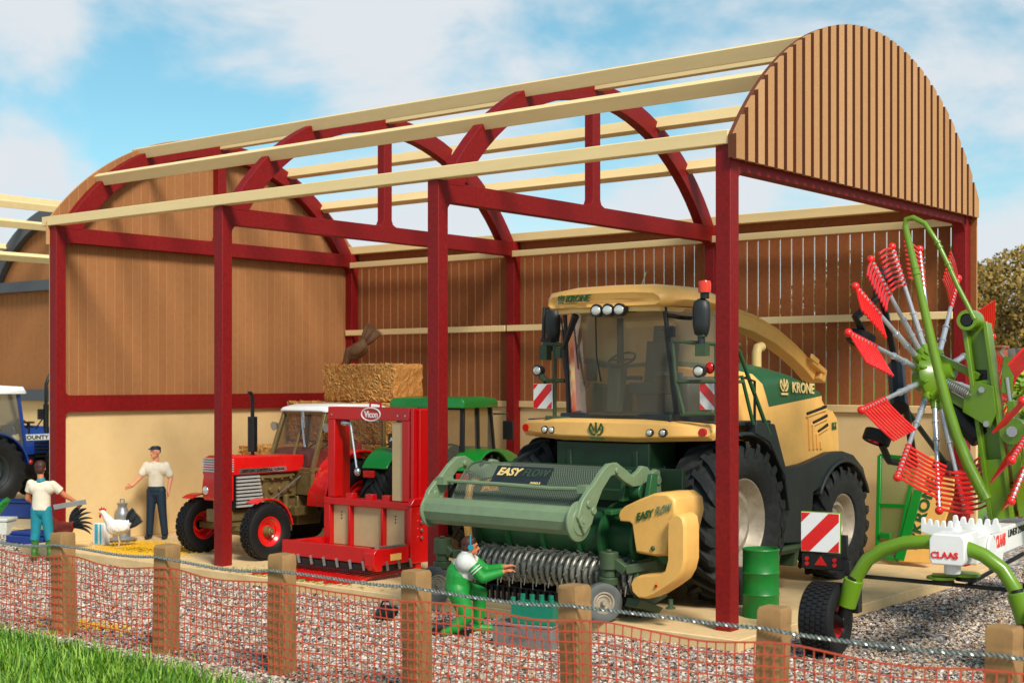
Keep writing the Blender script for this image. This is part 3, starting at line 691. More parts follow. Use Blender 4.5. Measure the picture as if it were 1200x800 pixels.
# fenders
def fender(cy_, cz, r0, r1, a0, a1, x0, x1, n=14, flat=0):
    pts = [(cy_+r1*math.cos(R_(a0+(a1-a0)*i/n)), cz+r1*math.sin(R_(a0+(a1-a0)*i/n))) for i in range(n+1)]
    pts += [(cy_+r0*math.cos(R_(a1-(a1-a0)*i/n)), cz+r0*math.sin(R_(a1-(a1-a0)*i/n))) for i in range(n+1)]
    return pts
for s in (-1,1):
    b = MB(); xa,xb = sorted((s*1.05,s*1.74)); b.prism(fender(0,1.12,1.19,1.24,8,100,0,0), 'yz', xa, xb)
    b.prism([(.22,2.5),(.75,2.45),(1.25,1.5),(1.3,1.2),(1.18,1.2),(1.05,1.7),(.6,2.2),(.2,2.33)], 'yz', *sorted((s*1.62,s*1.76)))
    b.build('fender', M['charcoal'], H, bevel=.015)
    b = MB(); b.prism(fender(3.14,.87,.93,.98,25,150,0,0), 'yz', *sorted((s*1.05,s*1.70)))
    b.prism([(1.18,1.82),(1.18,.72),(1.95,.66),(2.05,.9),(2.14,1.4)]+[(3.14-.95*math.cos(R_(t)),.87+.95*math.sin(R_(t))) for t in (38,55,72,90,108,130,150)]+[(4.02,1.42),(3.86,1.68),(3.5,1.90),(3.14,1.97),(2.75,1.97),(2.35,1.90),(1.9,1.83),(1.5,1.81)], 'yz', *sorted((s*1.50,s*1.66)))
    b.build('side_panel', M['charcoal'], H, bevel=.02)
# engine cover
def top_z(y): 
    K = [(.35,3.22),(.6,3.31),(.9,3.36),(1.3,3.38),(1.8,3.33),(2.4,3.20),(2.9,3.03),(3.3,2.86),(3.5,2.70),(3.58,2.45)]
    for i in range(len(K)-1):
        if y <= K[i+1][0]: t = (y-K[i][0])/(K[i+1][0]-K[i][0]); return K[i][1]+(K[i+1][1]-K[i][1])*t
    return K[-1][1]
def bot_z(y):
    return 1.76
def seam(y):
    if y >= 1.08: return 2.68+(y-1.08)*.085
    if y <= .42: return top_z(.42)-.02
    t = (1.08-y)/.66; return 2.68+(top_z(y)-.02-2.68)*(1-(1-t)**2.2)
def hwid(y): return 1.50-.12*max(0,(y-2.4)/1.2)**2-.10*max(0,(.9-y)/.5)**2
ys = [.38,.45,.55,.66,.78,.9,1.0,1.08,1.3,1.6,1.9,2.2,2.5,2.8,3.05,3.25,3.4,3.5,3.56]
NJ = 7
def half(y):
    tz, bz, w_ = top_z(y), bot_z(y), hwid(y); sm = min(seam(y), tz-.02)
    pts = []
    def xw(z):
        t = (z-bz)/(tz-bz)
        return w_*(1-.02*t) - .62*w_*max(0,(t-.80)/.20)**2.6
    for k in range(5): z = bz+(sm-bz)*k/4; pts.append((xw(z),z))
    for k in range(1,7): z = sm+(tz-sm)*(k/6)**.8; pts.append((xw(z),z))
    pts.append((w_*.2, tz+.015))
    return pts
b = MB(); rows = [half(y) for y in ys]
for s in (1,-1):
    base = len(b.v)
    for y,r_ in zip(ys,rows):
        for x,z in r_: b.v.append(V((s*x,y,z)))
        b.v.append(V((0,y,r_[-1][1]+.004)))
    m_ = len(rows[0])+1
    for i in range(len(ys)-1):
        for j in range(m_-1):
            b.f.append([base+i*m_+j, base+(i+1)*m_+j, base+(i+1)*m_+j+1, base+i*m_+j+1])
            b.m.append(1 if j >= 4 and ys[i] >= .44 else 0)
    for i,rev in ((0,0),(len(ys)-1,1)):
        b.f.append([base+i*m_+j for j in range(m_)]+[len(b.v)]); b.m.append(0); b.v.append(V((0,ys[i],rows[i][0][1])))
cov = b.build('engine_cover', [M['yellow'], M['hgreen']], H, smooth=50)
cov.modifiers.new('weld','WELD').merge_threshold = .002
b = MB(); b.bx(-1.0,1.0,.2,3.45,1.70,2.6); b.build('engine_block', M['charcoal'], H, bevel=.02)
def side(y,z,o=0):
    tz,bz,w_ = top_z(y),bot_z(y),hwid(y); t = (z-bz)/(tz-bz)
    return V((w_*(1-.02*t)-.62*w_*max(0,(t-.80)/.20)**2.6+o, y, z))
b = MB()
for k,(y0,y1,z) in enumerate(((2.25,2.95,2.56),(2.45,2.98,2.42),(2.62,3.0,2.28))):
    b.bar(side(y0,z,.004), side(y1,z+.10,.004), .03, .045, (0,0,1))
b.build('air_slot', M['black'], cov, smooth=0)
b = MB()
for k in range(4):
    y0 = 2.30+k*.13; b.bar(side(y0,2.50-k*.12,.012), side(y0+.02,2.02+.0,.012), .03, .05, (0,1,0))
for k,(y0,y1,z) in enumerate(((2.22,2.95,2.52),(2.4,2.98,2.38),(2.56,3.0,2.24))): b.bar(side(y0,z,.012), side(y1,z+.10,.012), .035, .03, (0,0,1))
b.build('louvre', M['yellow'], cov, bevel=.006)
pT = side(2.12,2.95,.022); upv = side(2.12,3.0)-side(2.12,2.88)
text('KRONE', cov, pT, side(2.5,2.96)-side(1.7,2.99), upv, .78, .16, M['beige'], shear=.12, bold=.025)
crown(cov, side(1.52,2.97,.02), (0,1,-.02), upv, .24, M['beige'])
text('BiG X', cov, side(3.30,2.35,.012), side(3.40,2.32)-side(3.2,2.32), (0,0,1), .22, .12, M['hgreen'], bold=.02)
# spout
b = MB(); path = [(-.05,.95,3.15),(-.03,1.0,3.45),(0,1.25,3.78),(.02,1.7,4.02),(.03,2.3,4.08),(.05,3.0,3.98),(.07,3.7,3.80),(.09,4.3,3.57),(.11,4.75,3.35),(.12,5.05,3.16)]
rings = []
for i,p in enumerate(path):
    p = V(p); a = V(path[max(i-1,0)]); c_ = V(path[min(i+1,len(path)-1)]); t = (c_-a).normalized(); sd = V((1,0,0)); u = sd.cross(t).normalized()*1.0
    w_ = .20-.01*i; h_ = .17-.006*i
    rings.append([p+sd*x*w_+u*z*h_ for x,z in ((-1,-1),(1,-1),(1,.5),(1.12,.55),(1.12,.75),(.8,1),(-.8,1),(-1.12,.75),(-1.12,.55),(-1,.5))])
b.loft(rings)
sp = b.build('spout', M['yellow'], H, smooth=40, bevel=.008)
b = MB(); b.box((.13,5.0,3.30),(.42,.5,.10),rx=-.38); b.box((.13,5.22,3.16),(.36,.2,.24),rx=-.38); b.box((.34,4.8,3.42),(.05,.3,.1),rx=-.38); b.build('spout_flap', M['yellow'], sp, bevel=.02)
b = MB(); b.cyl((0,.95,2.8),(0,.95,3.2),.34,n=24); b.build('spout_turntable', M['charcoal'], H)
b = MB(); b.tube([(.72,2.1,3.2),(.72,2.1,3.48),(.72,2.14,3.56),(.72,2.26,3.58)], .075, 12); b.build('exhaust', M['beige'], H)

# ------------------------------------------------------------ pickup header
PX = thing('pickup_header', 'sage green pickup header with mesh guard, tined reel and yellow end cover', 'header', (-2.5,0,0))
O = V((-2.5,0,0))
xL, xR = -1.30, 1.10
b = MB(); b.lathe([(0,xL),(.175,xL),(.18,xL+.02),(.18,xR-.02),(.175,xR),(0,xR)], (0,-1.2,1.34), 'x', 10); b.build('guard_roller', M['sage'], PX, smooth=20, bevel=.006)
for x in (xL-.02, xR):
    b = MB(); b.lathe([(0,0),(.25,0),(.25,.03),(.17,.05),(.17,.06),(0,.06)], (x,-1.2,1.34), 'x', 28) if x > 0 else b.lathe([(0,.03),(.22,.03),(.22,0),(0,0)], (x,-1.2,1.34), 'x', 28)
    if x > 0: b.cyl((x+.05,-1.2,1.34),(x+.10,-1.2,1.34),.075,n=16); b.cyl((x+.1,-1.2,1.34),(x+.11,-1.2,1.34),.03,n=10)
    b.build('roller_end', M['sage'], PX, bevel=.005)
armo = [(-1.32,1.40),(-1.22,1.60),(-1.08,1.72),(-.98,1.78),(-.82,1.92),(-.66,2.02),(-.48,2.03),(-.30,1.94),(-.12,1.84),(0.02,1.90),(.10,1.96),(.22,1.94),(.32,1.86),(.42,1.90),(.52,1.88),(.56,1.55),(.42,1.50),(.34,1.66),(.2,1.74),(.05,1.70),(-.12,1.70),(-.32,1.78),(-.50,1.88),(-.62,1.86),(-.80,1.70),(-.92,1.52),(-1.02,1.30),(-1.18,1.18)]
for x in (xL-.06, xR+.06):
    b = MB(); b.prism(armo, 'yz', x-.035, x+.035)
    for (y,z,r) in ((-1.10,1.55,.05),(-1.0,1.46,.05),(-.5,1.93,.04),(.46,1.75,.06)): b.cyl((x-.06,y,z),(x+.06,y,z),r,n=14)
    b.build('guard_arm', M['sage'], PX, bevel=.012)
b = MB(); b.tube([(xL-.04,-.98,1.72),(-.3,-.98,1.715),(.5,-.98,1.70),(xR+.02,-.98,1.72)], .028, 8); b.box((xR-.03,-.98,1.72),(.14,.2,.10)); b.box((xL+.03,-.98,1.72),(.14,.2,.10)); b.build('cross_bar', M['sage'], PX, bevel=.0)
b = MB(); prof = [(-.98,1.42),(-.90,1.55),(-.80,1.70),(-.68,1.84),(-.54,1.93),(-.36,1.96),(-.15,1.92)]
n = len(prof); x0,x1 = xL+.14, xR-.02
for (y,z) in prof:
    ins = .05 if z > 1.9 else 0
    b.v += [V((x0+ins,y,z)),V((x1,y,z))]
for i in range(n-1): b.f.append([2*i,2*i+1,2*i+3,2*i+2]); b.m.append(0)
msh = b.build('mesh_guard', M['cmesh'], PX, smooth=60, recalc=False)
b = MB(); b.tube([V((x0,y,z)) for y,z in prof],.018,6); b.build('guard_edge', M['dsage'], PX); b = MB(); b.tube([V((x1,y,z)) for y,z in prof],.018,6); b.build('guard_edge', M['dsage'], PX)
def gp(t, o=0):
    y = -.98+.44*t; z = 1.42+.51*t+.035*math.sin(PI*t); nn = V((0,-.76,.65))
    return V((0,y,z))+nn*o
b = MB(); b.T = frame(gp(.72,.035)+V((-.20,0,0)), (1,0,0), (0,.62,.78)); b.bx(-.44,.50,-.17,.12,-.004,0); b.build('name_plate', M['charcoal'], PX, smooth=0)
text('EASY', PX, gp(.76,.042)+V((-.38,0,0)), (1,0,0), (0,.62,.78), .40, .125, M['beige'], shear=.25, bold=.03)
text('FLOW', PX, gp(.76,.042)+V((.06,0,0)), (1,0,0), (0,.62,.78), .42, .115, M['dsage'], shear=.25, bold=.0)
text('3001', PX, gp(.50,.042)+V((.12,0,0)), (1,0,0), (0,.62,.78), .16, .035, M['beige'], bold=.02)
# trough and auger body
b = MB(); b.lathe([(0,-1.45),(.30,-1.45),(.30,1.5),(0,1.5)], (0,.22,1.0), 'x', 28)
for x in (-.9,-.3,.3): b.lathe([(.3,-.02),(.36,-.015),(.36,.015),(.3,.02)], (x,.22,1.0), 'x', 28)
b.build('auger', M['hgreen'], PX, smooth=40)
for x in (.75, 1.25):
    b = MB(); b.lathe([(.27,-.03),(.46,-.025),(.46,.025),(.27,.03)], (x,.2,1.0), 'x', 36); b.build('auger_disc', M['hgreen'], PX)
b = MB(); b.prism([(.35,.55),(.60,.60),(.66,1.9),(.58,1.9),(.52,.75),(.35,.66)], 'yz', -1.45, 1.5); b.bx(-1.45,1.5,.40,.60,1.45,1.6); b.bx(-1.45,-1.38,-.2,.6,.5,1.5)
for x in (-.6,.0,.55): b.prism([(x-.10,.78),(x+.10,.78),(x,.62)], 'xz', -.10, -.05)
b.build('back_panel', M['dgreen'], PX, bevel=.01)
b = MB(); b.bx(-1.40,1.15,-.16,.0,1.36,1.40); b.bx(1.0,1.12,-.5,-.1,1.36,1.42); b.prism([(-.1,1.5),(.1,1.5),(.12,1.9),(.0,1.9)], 'yz', .95, 1.02); b.prism([(-.05,1.5),(.15,1.5),(.2,1.86),(.05,1.86)], 'yz', 1.3, 1.37); b.cyl((.9,.1,1.62),(1.2,.1,1.62),.10)
b.build('bracket', M['hgreen'], PX, bevel=.01)
# yellow rear hoop on the left end
b = MB(); q = [(-.1,1.72),(-.28,1.6),(-.36,1.2),(-.30,.86),(-.1,.66),(.2,.60)]
b.tube([(-1.42,y,z) for y,z in q], .055, 8); b.build('end_hoop', M['yellow'], PX)
# reel
b = MB(); ry, rz, rr = -.05, .54, .235; bands = 26; xx0, xx1 = -1.35, 1.30; pitch = (xx1-xx0)/bands
for k in range(bands):
    xc = xx0+(k+.5)*pitch; hw = pitch*.33
    rings = []
    for a in range(-60, 215, 18):
        ca, sa = math.cos(R_(a)), math.sin(R_(a)); r0,r1 = rr-.02, rr
        rings.append([(xc-hw,ry-ca*r0,rz+sa*r0),(xc-hw*.8,ry-ca*r1,rz+sa*r1),(xc-hw*.3,ry-ca*(r1+.018),rz+sa*(r1+.018)),(xc+hw*.3,ry-ca*(r1+.018),rz+sa*(r1+.018)),(xc+hw*.8,ry-ca*r1,rz+sa*r1),(xc+hw,ry-ca*r0,rz+sa*r0)])
    b.loft(rings)
b.build('stripper_band', M['darksteel'], PX, smooth=50)
b = MB()
b.cyl((xx0,ry,rz),(xx1,ry,rz),.13,n=16)
for k in range(bands+1):
    xc = xx0+k*pitch
    for j,a in enumerate((-35,15,62,110)):
        a += (k%2)*14; ca,sa = math.cos(R_(a)), math.sin(R_(a)); a2 = a-18
        b.tube([(xc,ry-ca*.14,rz+sa*.14),(xc,ry-ca*(rr+.02),rz+sa*(rr+.02)),(xc+.005,ry-math.cos(R_(a2))*(rr+.115),rz+math.sin(R_(a2))*(rr+.115))], .0085, 5)
b.build('reel_tine', M['darksteel'], PX)
b = MB(); b.bx(xx0,xx1,-.1,.34,.16,.24)
for k in range(bands+1): b.bx(xx0+k*pitch-.02, xx0+k*pitch+.02, -.14,-.10,.04,.22)
b.build('lower_comb', M['black'], PX, smooth=0)
b = MB(); b.prism([(-.30,.25),(-.34,.5),(-.22,.78),(.1,.82),(.4,.7),(.4,.25),(-.1,.16)], 'yz', 1.32, 1.38); e0 = b; b = MB(); b.prism([(-.30,.25),(-.34,.5),(-.22,.78),(.1,.82),(.4,.7),(.4,.25),(-.1,.16)], 'yz', -1.42, -1.36); b.build('reel_end_plate', M['dsage'], PX, bevel=.01); b = e0
b.prism([(-.34,.32),(-.40,.22),(.1,.08),(.2,.14)], 'yz', 1.25, 1.45)
b.build('reel_end_plate', M['dsage'], PX, bevel=.01)
# yellow drive cover at the right end
def pf(pts, y): return [((at(a,c,y=y)-O).x, at(a,c,y=y).z) for a,c in pts]
b = MB(); up_ = pf([(725,603),(727,597),(733,592),(750,584),(768,577),(785,577),(793,584),(795,600),(783,651),(770,652),(747,648),(745,636),(742,614),(739,611),(727,610)], -.36)
k0 = len(b.v)
sm_ = [((p[0]-.02),(p[1]+.02)) for p in up_]
cxm = sum(p[0] for p in up_)/len(up_); czm = sum(p[1] for p in up_)/len(up_)
rg = lambda y,f: [(cxm+(p[0]-cxm)*f, y, czm+(p[1]-czm)*f) for p in up_]
b.loft([rg(-.40,.93), rg(-.36,.985), rg(-.28,1.0), rg(.2,1.0), rg(.3,.94)])
yc = b.build('drive_cover', M['yellow'], PX, smooth=50, bevel=.012)
lp = pf([(784,620),(785,607),(790,602),(798,601),(804,606),(806,618),(806,655),(803,668),(797,679),(786,687),(770,697),(760,701),(750,700),(743,693),(741,683),(744,676),(752,673),(775,671),(781,667),(784,655)], -.46)
cxm = sum(p[0] for p in lp)/len(lp); czm = sum(p[1] for p in lp)/len(lp)
def ins(poly, d_):
    out = []; n = len(poly)
    for i in range(n):
        a = V(poly[i-1]+(0,)); c_ = V(poly[i]+(0,)); e_ = V(poly[(i+1)%n]+(0,))
        n1_ = (c_-a).normalized(); n2_ = (e_-c_).normalized(); nn = V((-(n1_.y+n2_.y), n1_.x+n2_.x,0)); nn.normalize()
        out.append((c_.x+nn.x*d_, c_.y+nn.y*d_))
    return out
area = sum(lp[i-1][0]*lp[i][1]-lp[i][0]*lp[i-1][1] for i in range(len(lp)))
sg = .02 if area > 0 else -.02
lr = lambda y,d_: [(p[0],y,p[1]) for p in (ins(lp, d_) if d_ else lp)]
b.__init__(); b.loft([lr(-.52,sg*1.4), lr(-.49,sg*.4), lr(-.46,0), lr(-.20,0)])
lc = b.build('chain_cover', M['yellow'], PX, smooth=50)
b = MB(); p = at(769,686,y=-.53)-O; b.cyl(p,p-V((0,.012,0)),.02,n=12); b.build('plug', M['lensr'], lc)
p = at(762,590,y=-.42)-O; q_ = at(787,582,y=-.42)-O
text('EASY', yc, at(756,603,y=-.415)-O, (.95,0,.26), (0,0,1), .27, .10, M['hgreen'], shear=.2, bold=.03)
text('FLOW', yc, at(778,596,y=-.415)-O, (.95,0,.26), (0,0,1), .24, .10, M['sage'], shear=.2, bold=.02)
b = MB(); p = at(765,642,y=-.41)-O; b.ball(p,(.03,.02,.03)); p = at(762,708,y=-.3)-O; b.cyl(p+V((.3,0,-.0)),p+V((.3,0,.1)),.03); b.cyl(p+V((.3,0,-.02)),p+V((.3,0,.0)),.06); b.build('foot_bolt', M['dsage'], PX)
# gauge wheels
for (wx,wy,ax,px,py) in ((.98,-.50,(.80,-.60,0),708,640),(-1.72,-.66,(.93,-.37,0),512,0)):
    wheel(PX, (wx,wy,.25), .25, .15, .135, M['tyre_gry'], M['rim_beige'], 1, style='small', off=.03, axis=ax, hubr=.25, bolts=0, dish=.03)
    b = MB(); x,y = wx+.02, wy+.12
    b.cyl((x,y,.88),(x,y,.66),.12,n=20); b.cyl((x,y,.66),(x,y,.56),.09,n=16); b.cyl((x,y,.56),(x,y,.46),.13,.12,n=20); b.cyl((x,y,.88),(x,y,.91),.04,n=6)
    b.build('pivot', M['dsage'], PX, bevel=.01)
    b = MB(); b.tube([(x,y,.50),(x-.02,y+.1,.42),(wx-.08,wy+.06,.26),(wx,wy,.25)], .035, 8); b.build('wheel_fork', M['dsage'], PX)
    b = MB(); e_ = (1.55,-.10,.74) if wx > 0 else (-1.35,.12,.62)
    b.bar((x,y,.80),(x+(e_[0]-x)*.45,y+.02,.66),.10,.13); b.bar((x+(e_[0]-x)*.42,y+.02,.67),e_,.10,.12); b.build('wheel_arm', M['dsage'], PX, bevel=.015)
# ------------------------------------------------------------ tractors
def rear_lugs(parent, x, y, R, w, rr, mt, mr, s, lugs=18): return wheel(parent, (x,y,R), R, w, rr, mt, mr, s, lugs, R*.06, off=.04, hubr=.32)
# red tractor, nose towards -y
RT = thing('red_tractor', 'red and olive vintage tractor with white cab roof and tall black exhaust', 'tractor', (-10.4, .92, 0))
T = RT
for s in (-1,1):
    b = wheel(T, (s*.86,0,.49), .49, .27, .25, M['tyre_blk'], M['tred'], s, 26, .02, 'block', off=.03, hubr=.0, bolts=0, dish=.05)
    h_ = MB(); h_.cyl((s*.89,0,.49),(s*1.02,0,.49),.10,.06,n=16); h_.cyl((s*1.02,0,.49),(s*1.05,0,.49),.035,n=8); h_.build('hub', M['olive'], T, bevel=.008)
    rear_lugs(T, s*.80, 2.25, .82, .42, .42, M['tyre_blk'], M['tred'], s)
    q = MB(); q.prism([(-.05+.57*math.cos(R_(a)), .49+.57*math.sin(R_(a))) for a in range(8,122,10)]+[(-.05+.545*math.cos(R_(a)), .49+.545*math.sin(R_(a))) for a in range(118,4,-10)], 'yz', *sorted((s*.72,s*1.0)))
    q.build('front_fender', M['tred'], T, bevel=.008)
    q = MB(); q.prism([(2.2+.98*math.cos(R_(a)), .82+.98*math.sin(R_(a))) for a in range(0,182,12)]+[(2.2+.94*math.cos(R_(a)), .82+.94*math.sin(R_(a))) for a in range(180,-2,-12)], 'yz', *sorted((s*.56,s*1.02)))
    q.build('rear_fender', M['tred'], T, bevel=.01)
q = MB(); q.prism([(-.44,1.46),(-.40,1.72),(-.30,1.76),(1.42,1.72),(1.42,1.42),(-.42,1.42)], 'yz', -.29, .29)
hood = q.build('hood', M['tred'], T, bevel=.03, seg=3)
q = MB(); q.prism([(-.46,1.12),(-.42,1.47),(-.20,1.47),(-.20,.98),(-.40,.98)], 'yz', -.28, .28); q.build('nose', M['tred'], T, bevel=.02)
q = MB()
for k in range(6): q.bx(-.27,.27,-.475+.012*k,-.44+.012*k,1.49+k*.042,1.512+k*.042)
for s in (-1,1):
    for k in range(9): q.bx(*sorted((s*.285,s*.32)),-.16,.44-.012*k,.87+k*.062,.905+k*.062)
    for k in range(6): q.bx(*sorted((s*.28,s*.30)),-.43,-.22,1.49+k*.04,1.507+k*.04)
q.build('grille_strips', M['chrome'], T, smooth=0)
q = MB(); q.bx(-.285,.285,-.19,.30,.84,1.42); q.build('radiator', M['black'], T)
for s in (-1,1):
    q = MB(); q.ball((s*.17,-.455,1.16),(.075,.03,.075),18,10); q.build('headlamp', M['lensw'], T)
for s in (-1,1):
    q = MB(); q.bx(*sorted((s*.29,s*.2955)),-.1,.98,1.45,1.53); q.build('name_strip', M['steel'], hood)
text('ZETOR  CRYSTAL  12045', hood, (.298,.44,1.49), (0,1,0), (0,0,1), .98, .045, M['black'], bold=.03, ext=.003)
q = MB(); q.bx(-.17,.17,-.30,1.5,.52,.98); q.bx(-.24,.24,1.3,2.7,.45,.98); q.bx(-.20,.20,-.42,.3,.62,.84); q.bx(-.85,.85,-.06,.06,.44,.56); q.cyl((-.9,2.25,.82),(.9,2.25,.82),.14); q.bx(-.22,.22,.1,1.2,.35,.55)
q.build('chassis', M['olive'], T, bevel=.02)
q = MB(); r2 = random.Random(2)
q.bx(-.22,.22,.32,1.28,.98,1.28); q.bx(-.24,.24,.36,1.22,1.28,1.40)
for k in range(4):
    y = .45+k*.22
    q.cyl((-.27,y,1.12),(.27,y,1.12),.055,n=12); q.cyl((.2,y,1.32),(.29,y,1.32),.03,n=8); q.cyl((-.28,y,.78),(.28,y,.78),.04,n=10)
q.tube([(.25,.40,1.36),(.28,.8,1.34),(.26,1.2,1.36)],.025,8); q.tube([(.29,.5,1.0),(.31,.62,.9),(.29,.6,.7)],.022,8)
q.cyl((.26,1.0,.70),(.26,1.0,1.02),.06,n=12); q.box((.27,.70,.93),(.1,.2,.14)); q.cyl((.0,.9,.62),(.36,.9,.62),.10,n=16); q.box((.3,1.25,.72),(.22,.3,.16))
q.build('engine', M['olive'], T, bevel=.01)
q = MB(); q.tube([(.33,.62,.96),(.34,1.28,1.34)],.014,6); q.build('control_rod', M['steel'], T)
q = MB(); q.cyl((0,.45,1.74),(0,.45,1.80),.03,n=12); q.cyl((0,.45,1.80),(0,.45,2.42),.085,n=18); q.tube([(0,.45,2.42),(0,.45,2.76),(0,.41,2.84),(0,.36,2.84)],.035,10); q.build('exhaust', M['black'], T, bevel=.004)
# cab
q = MB()
q.prism([(1.30,1.0),(1.30,1.42),(1.40,1.46),(1.36,1.0)], 'yz', -.6,.6)
for s in (-1,1):
    A = (s*.60,1.32,1.40); Bp = (s*.55,1.72,2.50)
    q.bar(A, Bp, .07,.08,(0,1,0)); q.bar((s*.60,1.32,1.02),A,.07,.08,(0,1,0)); q.bar((s*.60,2.15,1.0),(s*.57,2.35,2.50),.06,.07,(0,1,0)); q.bar((s*.62,3.15,1.2),(s*.56,3.20,2.50),.06,.07,(0,1,0))
    q.bar((s*.60,1.36,1.03),(s*.60,2.2,1.03),.06,.07); q.bar((s*.605,1.36,1.46),(s*.605,3.1,1.50),.05,.06); q.bar((s*.56,1.7,2.48),(s*.56,3.2,2.48),.06,.06)
q.bar((-.6,1.34,1.46),(.6,1.34,1.46),.06,.06); q.bar((-.55,1.71,2.46),(.55,1.71,2.46),.06,.06); q.bar((-.55,3.2,2.46),(.55,3.2,2.46),.06,.06); q.bar((0,1.34,1.46),(0,1.71,2.46),.05,.04,(0,1,0)); q.bar((-.6,3.15,1.3),(.6,3.15,1.3),.05,.1)
q.build('cab_frame', M['olive'], T, bevel=.008)
q = MB(); q.prism([(1.36,1.08),(1.36,1.42),(1.98,1.44),(2.05,1.08)], 'yz', .60,.62); q.build('cab_side_panel', M['black'], T)
for a_,nm in (([(-.57,1.37,1.50),(.57,1.37,1.50),(.53,1.70,2.44),(-.53,1.70,2.44)],'windscreen'),([(-.57,3.17,1.4),(.57,3.17,1.4),(.53,3.2,2.44),(-.53,3.2,2.44)],'rear_window')):
    q = MB(); q.add(a_,[(0,1,2,3)]); q.build(nm, M['dglass'], T, smooth=0)
for s in (-1,1):
    q = MB(); q.add([(s*.60,1.42,1.5),(s*.60,2.15,1.5),(s*.565,2.33,2.44),(s*.565,1.78,2.44)],[(0,1,2,3)]); q.build('side_window', M['dglass'], T, smooth=0)
    q = MB(); q.add([(s*.605,2.22,1.5),(s*.605,3.12,1.5),(s*.565,3.17,2.44),(s*.565,2.40,2.44)],[(0,1,2,3)]); q.build('side_window', M['dglass'], T, smooth=0)
rings = []
for y,hw,z0,z1 in ((1.62,.50,2.50,2.53),(1.66,.62,2.48,2.56),(2.0,.64,2.49,2.62),(2.9,.64,2.50,2.62),(3.25,.62,2.48,2.57),(3.3,.5,2.5,2.53)):
    rings.append([(-hw,y,z0),(-hw,y,(z0+z1)/2),(-hw*.9,y,z1),(hw*.9,y,z1),(hw,y,(z0+z1)/2),(hw,y,z0)])
q = MB(); q.loft(rings); q.build('cab_roof', M['white'], T, smooth=45, bevel=.01)
q = MB(); q.box((0,1.75,1.62),(.66,.5,.36)); q.box((0,2.65,1.35),(.5,.5,.25)); q.box((0,2.9,1.65),(.5,.12,.5)); q.build('dashboard_and_seat', M['tred'], T, bevel=.05, seg=3)
q = MB(); rc = V((0,2.05,1.85)); q.tube([rc+V((math.cos(2*PI*k/18)*.19, math.sin(2*PI*k/18)*.17, math.sin(2*PI*k/18)*.09)) for k in range(19)],.018,6); q.cyl((0,1.85,1.55),(0,2.05,1.85),.025); q.build('steering_wheel', M['black'], T)
for s in (-1,1):
    q = MB(); q.cyl((s*.70,1.66,2.22),(s*.70,1.56,2.21),.05,.085,n=16); q.tube([(s*.6,1.66,2.2),(s*.70,1.66,2.22)],.015,6); q.build('side_lamp', M['steel'], T)
q = MB(); q.tube([(.05,1.60,2.50),(.12,1.52,2.3),(.24,1.46,1.95),(.28,1.44,1.85)],.018,6); q.tube([(.09,1.58,2.50),(.2,1.5,2.2)],.012,6); q.build('wiper', M['steel'], T)
q = MB(); q.tube([(.62,2.8,2.42),(.75,2.78,2.4),(.92,2.70,2.42)],.02,6); q.box((.9,2.7,2.36),(.16,.1,.16)); q.build('mirror', M['steel'], T, bevel=.03)

